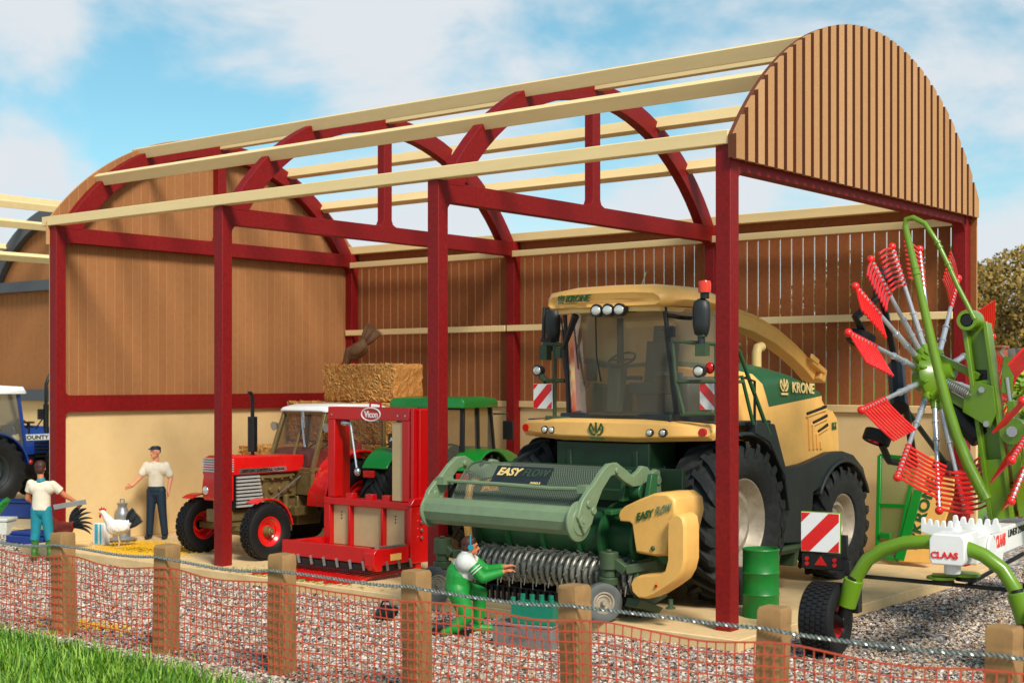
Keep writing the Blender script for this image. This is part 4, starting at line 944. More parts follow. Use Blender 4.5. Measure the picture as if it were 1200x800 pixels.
def modern_tractor(root, body, Rr, Rf, front_same, sc):
    """nose towards +y; rear axle at y=0"""
    t = root; hw = .30*sc
    for s in (-1,1):
        rear_lugs(t, s*.86*sc, 0, Rr, .46*sc, Rr*.5, M['tyre_blk'], sc_rim, s, 18)
        rear_lugs(t, s*.84*sc, 2.3*sc, Rf, (.44 if front_same else .32)*sc, Rf*.5, M['tyre_blk'], sc_rim, s, 18)
        q = MB(); c_ = 0
        o = [(1.10*Rr*math.cos(R_(a)), Rr+1.10*Rr*math.sin(R_(a))) for a in range(10,150,10)]; i_ = [(1.05*Rr*math.cos(R_(a)), Rr+1.05*Rr*math.sin(R_(a))) for a in range(140,5,-10)]
        q.prism(o+i_, 'yz', *sorted((s*.60*sc,s*1.12*sc))); q.build('rear_fender', body, t, bevel=.02)
        q = MB(); q.bx(*sorted((s*.80*sc,s*1.02*sc)), -.86*Rr-.10,-.86*Rr-.04, Rr*1.52,Rr*1.66); q.build('tail_lamp', M['lensr'], t, bevel=.01)
    q = MB(); zt = 1.78*sc
    rings = []
    for y,w_,z0,z1 in ((.95*sc,hw,1.1*sc,zt+.03),(1.6*sc,hw,1.1*sc,zt),(2.5*sc,hw*.95,1.1*sc,zt-.10),(2.95*sc,hw*.9,1.0*sc,zt-.22),(3.02*sc,hw*.8,1.0*sc,zt-.34)):
        rings.append([(-w_,y,z0),(-w_,y,z1-.12),(-w_*.8,y,z1-.02),(0,y,z1),(w_*.8,y,z1-.02),(w_,y,z1-.12),(w_,y,z0)])
    q.loft(rings); hd = q.build('hood', body, t, smooth=40, bevel=.01)
    q = MB(); q.bx(-.25*sc,.25*sc,-.3*sc,2.7*sc,.55*sc,1.1*sc); q.cyl((-.9*sc,0,Rr),(.9*sc,0,Rr),.16); q.cyl((-.85*sc,2.3*sc,Rf),(.85*sc,2.3*sc,Rf),.1); q.build('chassis', M['black'], t, bevel=.02)
    # cab
    zb, zr = 1.30*sc, 2.52*sc
    cw, tw = .66*sc, .62*sc
    q = MB()
    for s in (-1,1):
        for (y0,y1) in ((-.32,-.22),(.30,.34),(1.02,.86)): q.bar((s*cw,y0*sc,zb),(s*tw,y1*sc,zr),.07*sc,.07*sc,(0,1,0))
        q.bar((s*cw,-.32*sc,zb),(s*cw,1.02*sc,zb),.06*sc,.06*sc)
    q.bar((-cw,-.32*sc,zb),(cw,-.32*sc,zb),.06*sc,.06*sc); q.bar((-tw,-.22*sc,zr),(tw,-.22*sc,zr),.06*sc,.06*sc); q.bar((-cw,1.02*sc,zb),(cw,1.02*sc,zb),.06*sc,.06*sc)
    q.bx(-cw,cw,-.25*sc,1.0*sc,1.0*sc,zb-.02)
    cf = q.build('cab_frame', sc_frame, t, bevel=.006)
    for s in (-1,1):
        for a_,c_ in (((-.27,.27),(-.19,.31)),((.33,.98),(.37,.84))):
            q = MB(); q.add([(s*cw,a_[0]*sc,zb),(s*cw,a_[1]*sc,zb),(s*tw,c_[1]*sc,zr),(s*tw,c_[0]*sc,zr)],[(0,1,2,3)]); q.build('side_window', M['glass'], t, smooth=0)
    for y0,y1,nm in ((-.32,-.22,'rear_window'),(1.02,.86,'windscreen')):
        q = MB(); q.add([(-cw,y0*sc,zb),(cw,y0*sc,zb),(tw,y1*sc,zr),(-tw,y1*sc,zr)],[(0,1,2,3)]); q.build(nm, M['glass'], t, smooth=0)
    rings = []
    for y,w_,z0,z1 in ((-.42*sc,.66*sc,zr,zr+.09*sc),(-.38*sc,.74*sc,zr,zr+.17*sc),(.3*sc,.76*sc,zr,zr+.20*sc),(.95*sc,.74*sc,zr,zr+.17*sc),(1.05*sc,.66*sc,zr,zr+.08*sc)):
        rings.append([(-w_,y,z0),(-w_,y,z0+(z1-z0)*.6),(-w_*.92,y,z1),(w_*.92,y,z1),(w_,y,z0+(z1-z0)*.6),(w_,y,z0)])
    q = MB(); q.loft(rings); q.build('cab_roof', sc_roof, t, smooth=40, bevel=.012)
    q = MB(); q.box((0,.15*sc,1.45*sc),(.5*sc,.5*sc,.2*sc)); q.box((0,-.08*sc,1.75*sc),(.5*sc,.12*sc,.6*sc)); q.build('driver_seat', M['black'], t, bevel=.04)
    q = MB(); rc = V((0,.66*sc,1.72*sc)); q.tube([rc+V((math.cos(2*PI*k/18)*.2, math.sin(2*PI*k/18)*.14, -math.sin(2*PI*k/18)*.13)) for k in range(19)],.02,6); q.cyl(rc-V((0,-.15,.35)),rc,.025); q.build('steering_wheel', M['black'], t)
    return hd
GT = thing('green_tractor', 'bright green cab tractor showing its rear fender and linkage behind the red block cutter', 'tractor', (-8.15, 3.75, 0), R_(14))
sc_rim = M['yellow']; sc_frame = M['black']; sc_roof = M['jgreen']
modern_tractor(GT, M['jgreen'], .88, .62, False, 1.02)
q = MB()
for s in (-1,1):
    q.tube([(s*.30,-.35,.75),(s*.40,-.75,.60),(s*.42,-1.05,.62)],.045,8); q.tube([(s*.28,-.35,1.15),(s*.36,-.6,1.12),(s*.40,-.78,.64)],.035,8)
q.tube([(0,-.35,1.05),(0,-.9,1.0)],.04,8); q.cyl((-.45,-.4,1.15),(.45,-.4,1.15),.05)
q.build('rear_linkage', M['jgreen'], GT)
q = MB(); q.box((-.62,-.40,1.98),(.30,.06,.26)); q.cyl((-.62,-.4,2.10),(-.62,-.4,2.2),.05,n=10); plate = q.build('number_box', M['charcoal'], GT, bevel=.02)
text('AY07', GT, (-.62,-.436,2.0), (1,0,0), (0,0,1), .22, .08, M['greyshirt'], bold=.02)
q = MB(); q.tube([(.74,.8,2.45),(.98,.9,2.45),(1.0,.9,2.1)],.018,6); q.box((1.0,.9,2.15),(.2,.05,.34)); q.build('mirror', M['black'], GT, bevel=.02)
q = MB(); q.tube([(.55,1.05,1.6),(.55,1.08,2.5)],.045,10); q.build('exhaust', M['black'], GT)

CT = thing('blue_tractor', 'blue tractor with white cab roof and bent black exhaust, parked in the left barn', 'tractor', (-23.15, 3.3, 0))
sc_rim = M['charcoal']; sc_frame = M['blue']; sc_roof = M['white']
hd = modern_tractor(CT, M['blue'], .86, .86, True, 1.08)
q = MB(); q.bx(.31,.352,.98,3.0,1.55,1.70); q.build('name_strip', M['greyshirt'], hd, smooth=0)
text('COUNTY', hd, (.356,1.62,1.625), (0,1,0), (0,0,1), .75, .10, M['black'], bold=.03)
text('1184', hd, (.356,2.35,1.625), (0,1,0), (0,0,1), .32, .07, M['black'], bold=.03)
q = MB()
for k in range(5): q.bx(.325,.345,1.6,2.9,1.12+k*.085,1.17+k*.085)
q.build('side_grille', M['black'], hd, smooth=0)
q = MB(); q.cyl((.30,1.95,1.75),(.30,1.95,2.45),.07,n=14); q.tube([(.30,1.95,2.45),(.30,1.95,2.95),(.30,2.0,3.08),(.30,2.16,3.36)],.045,10); q.tube([(.3,1.95,2.2),(.3,1.7,1.9),(.3,1.6,1.75)],.02,6); q.box((.26,1.83,2.2),(.1,.14,.26)); q.build('exhaust', M['black'], CT)
q = MB(); q.box((.3,1.45,2.0),(.2,.24,.05)); q.cyl((.3,1.45,1.72),(.3,1.45,2.0),.04); q.tube([(.3,.95,2.62),(.3,1.25,2.1),(.3,1.40,2.0)],.018,6); q.build('air_cleaner', M['black'], CT, bevel=.02)
q = MB(); q.ball((.55,1.35,1.02),(.06,.06,.06)); q.build('marker_lamp', M['lensr'], CT)

# ------------------------------------------------------------ red block cutter
K = thing('block_cutter', 'bright red silage block cutter frame with three tan panels standing by the second post', 'implement', (-7.2, 1.2, 0))
q = MB()
q.bx(-1.0,-.84,-.10,.10,1.14,2.42); q.bx(.68,.84,-.10,.10,1.14,2.42); q.bx(-1.0,.84,-.10,.10,2.42,2.63)
q.build('upper_frame', M['cred'], K, bevel=.012)
q = MB(); q.bx(.865,.93,-.10,.30,.45,2.62); q.bx(.935,1.0,-.02,.42,.30,2.60); q.build('side_rail', M['cred'], K, bevel=.01); q = MB(); q.bx(-1.06,-1.003,.1,.42,.3,2.55); q.build('side_rail', M['cred'], K, bevel=.01)
q = MB(); q.bx(.44,.675,-.07,.05,1.145,2.395); q.build('tan_strip', M['tan'], K, bevel=.005)
q = MB(); q.bx(-1.06,.93,-.14,.10,1.02,1.135); q.bx(-1.06,.93,-.14,.10,.20,.36)
for x0,x1 in ((-1.06,-.92),(-.50,-.45),(.24,.29),(.76,.93)): q.bx(x0,x1,-.135,.095,.355,1.025)
for x in (-.55,-.1,.28): q.box((x,0,1.17),(.16,.12,.10))
q.build('lower_frame', M['cred'], K, bevel=.012)
for x0,x1 in ((-.915,-.505),(-.445,.235),(.295,.755)):
    q = MB(); q.bx(x0,x1,-.05,.02,.365,1.015); p_ = q.build('panel', M['tan'], K, bevel=.006)
for x in (-.72,.5):
    q = MB(); 
    for dz in (0,.05,.10): q.cyl((x,-.05,.80+dz),(x,-.058,.80+dz),.012,n=8)
    q.build('rivet', M['black'], K)
q = MB(); q.bx(.94,1.03,-.26,.40,.20,1.10); q.prism([(-.30,1.10),(.45,1.10),(.2,1.22),(-.2,1.22)], 'yz', .95,1.05); q.build('side_plate', M['cred'], K, bevel=.015)
for z in (.6,.72,.84,.95): q = MB(); q.cyl((1.06,-.05,z),(1.075,-.05,z),.025,n=8); q.build('bolt', M['steel'], K)
q = MB(); q.bx(-1.12,.93,-1.00,-.90,.26,.50); q.bx(.90,1.02,-.995,-.30,.24,.49); q.bx(-1.12,-1.02,-.90,-.14,.26,.48); q.bx(-1.12,.93,-.92,-.9,.22,.26)
q.prism([(-1.02,.50),(-1.08,.44),(-1.08,.24),(-1.0,.16),(-.9,.16),(-.9,.5)], 'yz', .82, 1.03)
q.build('cutting_frame', M['cred'], K, bevel=.012)
q = MB(); q.bx(-1.10,.86,-.99,-.92,.14,.24); q.bx(.93,1.0,-.96,-.2,.14,.24)
for k in range(48): q.bx(-1.1+k*.041,-1.1+k*.041+.022,-.995,-.985,.09,.15)
q.build('cutter_bar', M['black'], K, smooth=0)
for k in range(7):
    q = MB(); x = -1.02+k*.29; q.bar((x,-1.012,.30),(x+.035,-1.012,.16),.015,.05,(1,0,0)); q.build('blade_clip', M['steel'], K)
for k in range(3):
    q = MB(); y = -.82+k*.26; q.bar((1.035,y,.30),(1.035,y+.035,.16),.05,.015,(1,0,0)); q.build('blade_clip', M['steel'], K)
q = MB(); q.bar((.96,-.95,.512),(.96,-.34,.512),.09,.03); q.build('steel_strip', M['steel'], K)
q = MB(); q.bx(1.025,1.03,-.72,-.48,.30,.40); q.build('name_plate', M['yellow'], K)
q = MB(); r2 = random.Random(9)
for k in range(15):
    x = -.98+k*.135; q.bar((x,-.05,.10),(x-.12,-1.62+(k%3)*.06,.022),.045,.025)
q.bx(-1.0,1.0,-.12,.0,.05,.2)
q.build('fork_tine', M['cred'], K, smooth=0)
q = MB(); q.tube([(-.12,0,2.63),(-.12,0,2.70),(.12,0,2.70),(.12,0,2.63)],.02,6); q.build('lifting_eye', M['cred'], K)
q = MB(); q.tube([(math.cos(2*PI*k/28)*.21,-.106,2.515+math.sin(2*PI*k/28)*.105) for k in range(29)],.012,6); q.build('badge_ring', M['white'], K)
text('Vicon', K, (0,-.104,2.515), (1,0,0), (0,0,1), .30, .11, M['white'], bold=.02)
for x,z in ((-.9,2.5),(.6,2.5),(.76,2.5)):
    q = MB(); q.cyl((x,-.10,z),(x,-.112,z),.018,n=8); q.build('rivet', M['steel'], K)
q = MB(); q.tube([(-.55,-.02,2.38),(-.30,-.12,1.62)],.02,8); q.ball((-.28,-.13,1.58),(.06,.05,.07)); q.ball((-.66,-.02,2.36),(.11,.07,.06)); q.build('trip_lever', M['steel'], K)
# ------------------------------------------------------------ rotary rake
RY = R_(6); RO = V((2.58,.09,-.15))
RK = thing('rotary_rake', 'lime green rotary rake with folded rotors of red tines and a bowed axle', 'rake', RO, RY)
Ri = Matrix.Rotation(-RY,3,'Z')
def Lc(p): return Ri @ (V(p)-RO)
T = RK
bow = [(-.95,.82),(-.88,.96),(-.75,1.16),(-.55,1.30),(-.32,1.38),(-.1,1.405),(.1,1.405),(.32,1.38),(.55,1.30),(.75,1.16),(.88,.96),(.95,.82)]
b = MB(); b.tube([(x,0,z) for x,z in bow], .080, 16); b.build('axle_bow', M['lime'], T, smooth=60)
for s in (-1,1):
    b = MB(); b.cyl((s*.91,0,.92),(s*1.00,0,.60),.115,.105,n=18); b.bx(*sorted((s*.92,s*1.04)),.02,.16,.62,.88); b.build('axle_socket', M['lime'], T, bevel=.01)
    b = MB(); b.cyl((s*.915,-.02,.90),(s*.90,-.02,.955),.07,n=16); b.bx(*sorted((s*.88,s*1.02)),.05,.2,.52,.9); b.cyl((s*1.0,0,.60),(s*1.04,0,.40),.08,n=14); b.cyl((s*1.0,0,.435),(s*1.25,0,.435),.09,n=14); b.build('stub_axle', M['black'], T, bevel=.008)
    wheel(T, (s*1.25,0,.435), .435, .40, .20, M['tyre_blk'], M['tred'], -s, 40, .014, 'block', off=-.0, hubr=.4, bolts=5, dish=.02)
    b = MB(); b.bx(*sorted((s*1.02,s*1.10)),.18,.24,.55,1.1); b.bx(*sorted((s*1.06,s*1.62)),.19,.24,.98,1.16); b.bx(*sorted((s*1.06,s*1.14)),.19,.24,1.1,1.4); bk = b.build('lamp_bracket', M['black'], T, bevel=.01)
    b = MB(); 
    for k in (-.17,.17): b.cyl((s*1.38+k,.19,1.10),(s*1.38+k,.175,1.10),.025,n=12); b.cyl((s*1.38+k,.19,1.04),(s*1.38+k,.175,1.04),.025,n=12)
    b.prism([(s*1.38-.075,1.03),(s*1.38+.075,1.03),(s*1.38,1.14)], 'xz', .175, .19)
    b.build('tail_lamp', M['lensr'], bk)
    w_ = warn_board(T, (s*1.38,.165,1.42), (1,0,0), (0,0,1), .47, .46, 2, flip=1)
    b = MB(); b.bx(s*1.38-.245,s*1.38+.245,.187,.21,1.18,1.66); b.build('board_back', M['lime'], T, bevel=.004)
b = MB(); b.prism([(.55,.4),(.85,.4),(.9,.5),(.9,1.0),(.5,1.05),(.5,.5)], 'yz', 1.0, 1.03); b.prism([(.86,.35),(1.12,.35),(1.16,.45),(1.14,.92),(.84,.95),(.82,.45)], 'xz', .55,.58); b.build('mudguard', M['black'], T, bevel=.01)
b = MB(); b.tube([(-.95,.12,.95),(.0,.16,.93),(.95,.12,.92)], .025, 8); b.tube([(.35,.2,.95),(.7,1.2,1.2)],.025,8); b.cyl((.08,.12,.93),(.08,.12,.97),.12,n=18); b.cyl((.30,.25,.97),(.30,.25,1.01),.12,n=18); b.build('track_rod', M['black'], T)
b = MB(); b.cyl((.06,.10,.99),(.06,.10,1.02),.16,n=22); b.cyl((.30,.24,1.02),(.30,.24,1.06),.15,n=22); b.prism([(-.02,-.02),(.35,.12),(.33,.30),(-.05,.15)],'xy',1.025,1.045); b.build('steering_plate', M['lime'], T, bevel=.006)
b = MB(); b.cyl((.20,.05,1.06),(.20,.05,1.3),.09,n=18)
b.prism([(.0,1.24),(.03,1.18),(.36,1.18),(.39,1.24),(.39,1.46),(.35,1.52),(.04,1.52),(.0,1.46)], 'xz', -.16, .22)
b.prism([(.10,1.30),(.34,1.30),(.34,1.51),(.10,1.51)], 'xz', .2, .6)
blk = b.build('centre_casting', M['white'], T, bevel=.015, seg=3)
text('CLAAS', blk, (.17,-.166,1.29), (1,0,0), (0,0,1), .30, .075, M['ltine'], bold=.035)
b = MB(); b.bx(.10,.34,.55,6.2,1.12,1.43); b.prism([(.95,1.2),(1.05,1.0),(1.35,.95),(1.6,1.05),(1.7,1.2)],'yz',.342,.37); b.lathe([(0,0),(.19,0),(.19,.03),(0,.03)],(.345,1.12,1.22),'x',28)
boom = b.build('boom', M['white'], T, bevel=.01)
text('CLAAS', boom, (.344,1.62,1.29), (0,1,0), (0,0,1), .46, .15, M['ltine'], bold=.035, shear=.1)
text('LINER 2900', boom, (.344,2.42,1.34), (0,1,0), (0,0,1), .85, .09, M['black'], bold=.01, shear=.1)
for x0,x1,y,z in ((-.26,.20,.42,1.49),(-.10,.46,1.15,1.46)):
    b = MB(); n = 6; pts = []
    for k in range(n):
        u0 = x0+(x1-x0)*k/n; st = (x1-x0)/n; zb_ = z+.05*(1-math.cos((k/n-.5)*2.2))
        for a in range(0,181,30): pts.append((u0+st*.35-math.cos(R_(a))*st*.30, zb_+.10+math.sin(R_(a))*st*.30))
        pts.append((u0+st*.72,zb_+.055)); pts.append((u0+st*.93,zb_+.055))
    pts += [(x1,z-.02),((x0+x1)/2,z-.08),(x0,z-.02)]
    b.prism(pts,'xz',y-.02,y+.02); b.build('tine_guard_comb', M['white'], T, bevel=.006)

def rotor(side, cen, nrm, angs, roll=0):
    n_ = V(nrm).normalized(); u = V((0,1,0)); v = V((0,0,1)); v = (v-n_*v.dot(n_)).normalized(); u = (u-n_*u.dot(n_)).normalized()
    cen = V(cen)
    b = MB()
    ax_ = (n_, u, v)
    b.lathe([(0,-.30),(.10,-.30),(.14,-.20),(.24,-.17),(.36,-.02),(.26,.08),(.16,.12),(.14,.24),(0,.26)], cen, ax_, 26)
    for a in angs:
        d_ = u*math.cos(R_(a))+v*math.sin(R_(a)); b.cyl(cen+d_*.24, cen+d_*.44, .062, .05, 10)
        b.bar(cen+d_*.12-n_*.12, cen+d_*.36-n_*.02, .03, .10, n_)
    b.build('rotor_hub', M['lime'], T, smooth=40)
    for i,a in enumerate(angs):
        a = a+math.sin(i*3.1)*1.5
        d_ = u*math.cos(R_(a))+v*math.sin(R_(a)); tg = -u*math.sin(R_(a))+v*math.cos(R_(a)); Lr = 1.80
        b = MB(); p0 = cen+d_*.34; p1 = cen+d_*Lr
        b.cyl(p0,cen+d_*.85,.037,.037,10); b.cyl(cen+d_*.85,p1,.029,.027,10)
        for r_ in (.62,.86): b.cyl(cen+d_*r_,cen+d_*(r_+.025),.047,.047,10)
        arm = b.build('rotor_arm', M['wsilver'], T, smooth=40)
        b = MB(); dr = (tg-n_*(.15+.42*abs(math.cos(R_(a))))).normalized(); k_ = 9
        for k in range(k_):
            r_ = Lr-.02-k*.064; p = cen+d_*r_
            q1 = p+dr*.05; q2 = p+dr*.30+d_*.0; q3 = p+dr*.52+tg*.02-d_*.04
            b.tube([p-dr*.04,q1,q2,q3],.0165,6); b.cyl(p-d_*.014,p+d_*.014,.038,.038,10)
        b.ball(p1,(.055,.055,.055),10,6); b.build('tine_row', M['ltine'], arm)
    return cen,n_,u,v
A1 = [76,97,116,135,158,189,221,249,269,289,316,344,15,46]
c1 = Lc(at(1094,441,y=2.55)); rc_,rn,ru,rv_ = rotor(-1, c1, (-.925,.26,-.27), A1)
c2 = V((-c1.x+.10, c1.y+.15, c1.z)); c2_,rn2,ru2,rv2 = rotor(1, c2, (.965,0,-.26), [a+9 for a in (0,26,52,77,103,129,154,180,206,231,257,283,308,334)])
# folding frames
for s,cc,bx_,tx in ((-1,c1,.18,-.16),(1,c2,.52,.98)):
    yb = c1.y-.12 if s < 0 else c2.y-.05
    B0 = V((bx_,yb,1.48)); B1 = V((tx,yb,4.00)); ax = (B1-B0).normalized(); sd = V((0,1,0)).cross(ax).normalized()
    if sd.x < 0: sd = -sd
    b = MB()
    for o in (-.13,.13):
        b.bar(B0+sd*o, B1+sd*(o)-ax*(.0 if o < 0 else .08), .06, .24, (0,1,0))
    b.bar(B0+V((0,.08,0)), B1+V((0,.08,0))-ax*.05, .24, .05, (0,1,0)); b.bar(B0+V((0,-.06,0)), B0+ax*.75+V((0,-.06,0)), .22, .05, (0,1,0))
    b.bar(B0+ax*1.5+V((0,-.06,0)), B0+ax*1.75+V((0,-.06,0)), .22, .05, (0,1,0))
    b.bar(B0+sd*.28, B0+ax*1.25+sd*.26, .14, .2, (0,1,0)); b.bar(B0+sd*.3+ax*1.0, B0+sd*.3+ax*1.45, .1, .16, (0,1,0))
    fr_ = b.build('fold_beam', M['lime'], T, bevel=.012)
    b = MB(); ct = B1-ax*.02-sd*.06; b.T = Matrix.Translation(ct); b.lathe([(.085,-.22),(.125,-.22),(.135,-.18),(.135,.12),(0,.12)], (0,0,0), 'y', 26); b.lathe([(.085,-.22),(.085,-.05),(0,-.05)], (0,0,0), 'y', 26); b.build('pivot_socket', M['lime'], fr_)
    b = MB(); b.cyl(ct-V((0,.10,0)), ct-V((0,.215,0)), .07, n=20); b.build('pivot_pin', M['black'], fr_)
    # plates, ram and pins
    mid = B0+ax*1.45
    b = MB()
    b.prism([(-.22,-.10),(.12,-.30),(.20,-.1),(.16,.22),(-.02,.28),(-.20,.12)], 'xz', -.17, -.13)
    for v_ in b.v: v_.x += mid.x-sd.x*.05; v_.y += mid.y; v_.z += mid.z
    pts_ = [mid+ax*.1, cc+V((0,0,.12))]
    b.bar(mid+ax*.35-sd*.05, cc+V((.0,0,.28)), .08, .09); b.bar(mid-ax*.15-sd*.05, cc+V((0,0,-.12)), .10, .12); b.bar(mid+ax*.02-sd*.05+V((0,-.05,0)), cc+V((0,-.08,.06)), .07, .10)
    b.bar(mid+sd*.25+ax*.1, mid+sd*.34+ax*.55, .04, .14); b.lathe([(0,-.05),(.17,-.05),(.17,.05),(0,.05)], tuple(mid+sd*.30-ax*.38-V((0,.12,0))), 'y', 24)
    b.build('rotor_bracket', M['lime'], T, bevel=.008)
    for p0_,l_,r_ in ((mid+sd*.30-ax*.38,.22,.07),(mid+ax*.18,.2,.04),(mid-ax*.25,.2,.04)):
        b = MB(); b.cyl(p0_-V((0,.17,0)), p0_-V((0,l_,0)), r_, n=8); b.build('bolt', M['steel'], T)
    b = MB(); s0 = mid-sd*.12+ax*.12-V((0,.2,0)); s1 = cc+(mid-cc)*.25+V((0,-.25,.04)); ln = s1-s0; hx = []
    uu = ln.orthogonal().normalized(); ww = ln.normalized().cross(uu)
    for k in range(12*9+1): t_ = k/(12*9); a = t_*2*PI*12; hx.append(s0+ln*(.12+.76*t_)+(uu*math.cos(a)+ww*math.sin(a))*.052)
    b.tube(hx,.010,5); b.tube([s0,s0+ln*.12],.012,5); b.tube([s0+ln*.88,s1],.012,5); b.build('coil_spring', M['steel'], T)
    b = MB(); b.cyl(B0+sd*.28+ax*1.3, B0+sd*.28+ax*1.75, .035, n=12); b.cyl(B0+sd*.28+ax*.9-V((0,.08,0)), B0+sd*.3+ax*1.3-V((0,.08,0)), .04, n=12)
    hk = B1+sd*.22-ax*.55; b.tube([hk-ax*.2,hk+sd*.07,hk+ax*.08+sd*.02,hk+ax*.14+sd*.09],.018,6); b.build('ram_rod', M['steel'], T)
    b = MB(); b.bx(mid.x-.19,mid.x+.0,mid.y+.05,mid.y+.2,mid.z-.35,mid.z+.45); b.cyl(cc+V((.0,.1,-.2)),(mid.x-.1,mid.y+.1,mid.z-.45),.15,n=16); b.build('gearbox', M['black'], T, bevel=.03)
# guard hoop
hp = [(1156,585),(1148,570),(1134,543),(1121,510),(1110,475),(1101,440),(1092,402),(1083,362),(1074,322),(1066,288),(1061,266),(1062,257),(1070,255),(1084,262),(1098,283),(1110,308),(1122,335),(1132,354),(1142,374)]
b = MB(); b.tube([Lc(at(x,y,y=2.0)) for x,y in hp], [.075,.075,.075,.07,.07,.065,.06,.055,.05,.045,.04,.036,.034,.032,.030,.030,.030,.030,.030], 10)
for i in (8,14,15): 
    p = Lc(at(*hp[i],y=2.0)); q = Lc(at(*hp[i+1],y=2.0)); d_ = (q-p).normalized(); b.cyl(p,p+d_*.03,.062 if i == 8 else .042,n=10); b.cyl(p+d_*.08,p+d_*.1,.055 if i == 8 else .04,n=10)
b.build('guard_hoop', M['lime'], T, smooth=50)
# rotor running gear on the outer side
b = MB()
def Lx(px,py,x): return Lc(at(px,py,x=x))
f0 = Lx(1040,325,.72); f1 = Lx(1033,345,.72); f2 = Lx(1050,430,.75); f3 = Lx(1062,480,.75); f4 = Lx(1072,545,.75); f5 = Lx(1042,540,.72)
b.tube([Lx(1010,385,.6),Lx(1002,372,.6),f1],.055,8); b.tube([f0,f1,f2,f3,f4],.05,8); b.tube([f2,Lc(V((1.1,2.6,2.7)))],.12,10); b.tube([f4,f5,Lx(1033,520,.7)],.05,8); b.tube([f3,Lx(1110,545,.8)],.04,8)
b.box(f1,(.14,.3,.16)); b.build('running_frame', M['black'], T, bevel=.0)
for px,py,x in ((1009,397,.55),(1035,325,.65),(1028,512,.62),(1108,548,.75)):
    p = Lx(px,py,x); wheel(T, p, .19, .17, .10, M['tyre_blk'], M['tred'], -1, 30, 0, 'small', off=.0, axis=(.25,.35,1.0), hubr=.3, bolts=0)
for sgn,dy in ((1,.3),(1,-.4)):
    p = V((-c1.x+.75,c1.y+dy,c1.z-.6)); wheel(T, p, .19, .17, .10, M['tyre_blk'], M['tred'], 1, 30, 0, 'small', off=.0, axis=(.25,.35,1.0), hubr=.3, bolts=0)
b = MB(); b.tube([(c2.x+.1,c2.y,c2.z),(-c1.x+.6,c1.y,c1.z-.3),(-c1.x+.75,c1.y+.3,c1.z-.6)],.05,8); b.tube([(-c1.x+.6,c1.y,c1.z-.3),(-c1.x+.75,c1.y-.4,c1.z-.6)],.05,8); b.build('running_frame', M['black'], T)
# headstock far end resting on the ground
b = MB(); b.bx(-.4,.64,6.1,6.3,.9,1.6); b.bx(.04,.2,6.05,6.2,0,1.2); b.bx(-.1,.34,6.0,6.25,0,.04); b.build('headstock', M['lime'], T, bevel=.02)
# ------------------------------------------------------------ people and birds (built in depth order: x right, y away, z up, turned to stand in the yard)
VR = math.atan2(.6266,.779)
def capsule(b, p0, p1, r0, r1, flat=False, n=14, fl=1, fd=(0,1,0)):
    p0 = V(p0); p1 = V(p1); d_ = p1-p0; L_ = d_.length; d_ = d_/L_
    prof = []
    if flat: prof = [(0.0005,0),(r0,0),(r0,.002),(r1,L_-.002),(r1,L_),(.0005,L_)]
    else:
        for k in range(5): a = PI/2*k/4; prof.append((r0*math.sin(a)+.0004, -r0*math.cos(a)))
        for k in range(5): a = PI/2*k/4; prof.append((r1*math.cos(a)+.0004, L_+r1*math.sin(a)))
    u = V((1,0,0)); u = u-d_*u.dot(d_)
    if u.length < .3: u = V((0,0,1)); u = u-d_*u.dot(d_)
    u.normalize(); w = d_.cross(u)
    b.lathe(prof, p0, (d_,u,w*fl), n)
def blob(b, c, r): b.ball(c, r, 18, 12)
def remesh(b, name, mt, parent, vox=.012, smooth=3):
    o = b.build(name, mt, None, smooth=0)
    m = o.modifiers.new('r','REMESH'); m.mode = 'VOXEL'; m.voxel_size = vox
    if smooth: q = o.modifiers.new('s','SMOOTH'); q.iterations = smooth; q.factor = .6
    bpy.context.view_layer.update(); dg = bpy.context.evaluated_depsgraph_get()
    me = bpy.data.meshes.new_from_object(o.evaluated_get(dg)); me.name = name
    old = o.data; o.modifiers.clear(); o.data = me; bpy.data.meshes.remove(old)
    me.shade_smooth(); me.materials.clear(); me.materials.append(mt); o.parent = parent
    return o
def head(b, c, look, s=1.0):
    """look: horizontal facing direction"""
    f = V(look).normalized(); r = V((-f.y,f.x,0)); c = V(c); u = r.cross(f)*-1 if r.cross(f).z < 0 else r.cross(f)
    blob(b, c+V((0,0,.02*s)), (.078*s,.088*s,.10*s)); blob(b, c+f*.018*s-V((0,0,.05*s)), (.058*s,.062*s,.062*s))
    capsule(b, c+f*.088*s+V((0,0,.0)), c+f*.104*s-V((0,0,.032*s)), .011*s, .017*s)      # nose
    capsule(b, c+f*.075*s-V((0,0,.062*s))-r*.02*s, c+f*.075*s-V((0,0,.062*s))+r*.02*s, .010*s, .010*s)
    blob(b, c+f*.062*s-V((0,0,.088*s)), (.028*s,.028*s,.022*s))
    capsule(b, c+f*.078*s+V((0,0,.03*s))-r*.035*s, c+f*.078*s+V((0,0,.03*s))+r*.035*s, .012*s, .012*s)
    for sg in (-1,1): capsule(b, c+r*sg*.080*s+V((0,0,.012*s)), c+r*sg*.082*s-V((0,0,.025*s)), .014*s, .011*s)
    return f,r
def eyes(parent, c, f, r, s=1.0):
    c = V(c)
    b = MB()
    for sg in (-1,1): b.ball(c+f*.083*s+r*sg*.032*s+V((0,0,.008*s)), (.010*s,.010*s,.007*s), 8, 6)
    b.build('eyes', M['black'], parent)
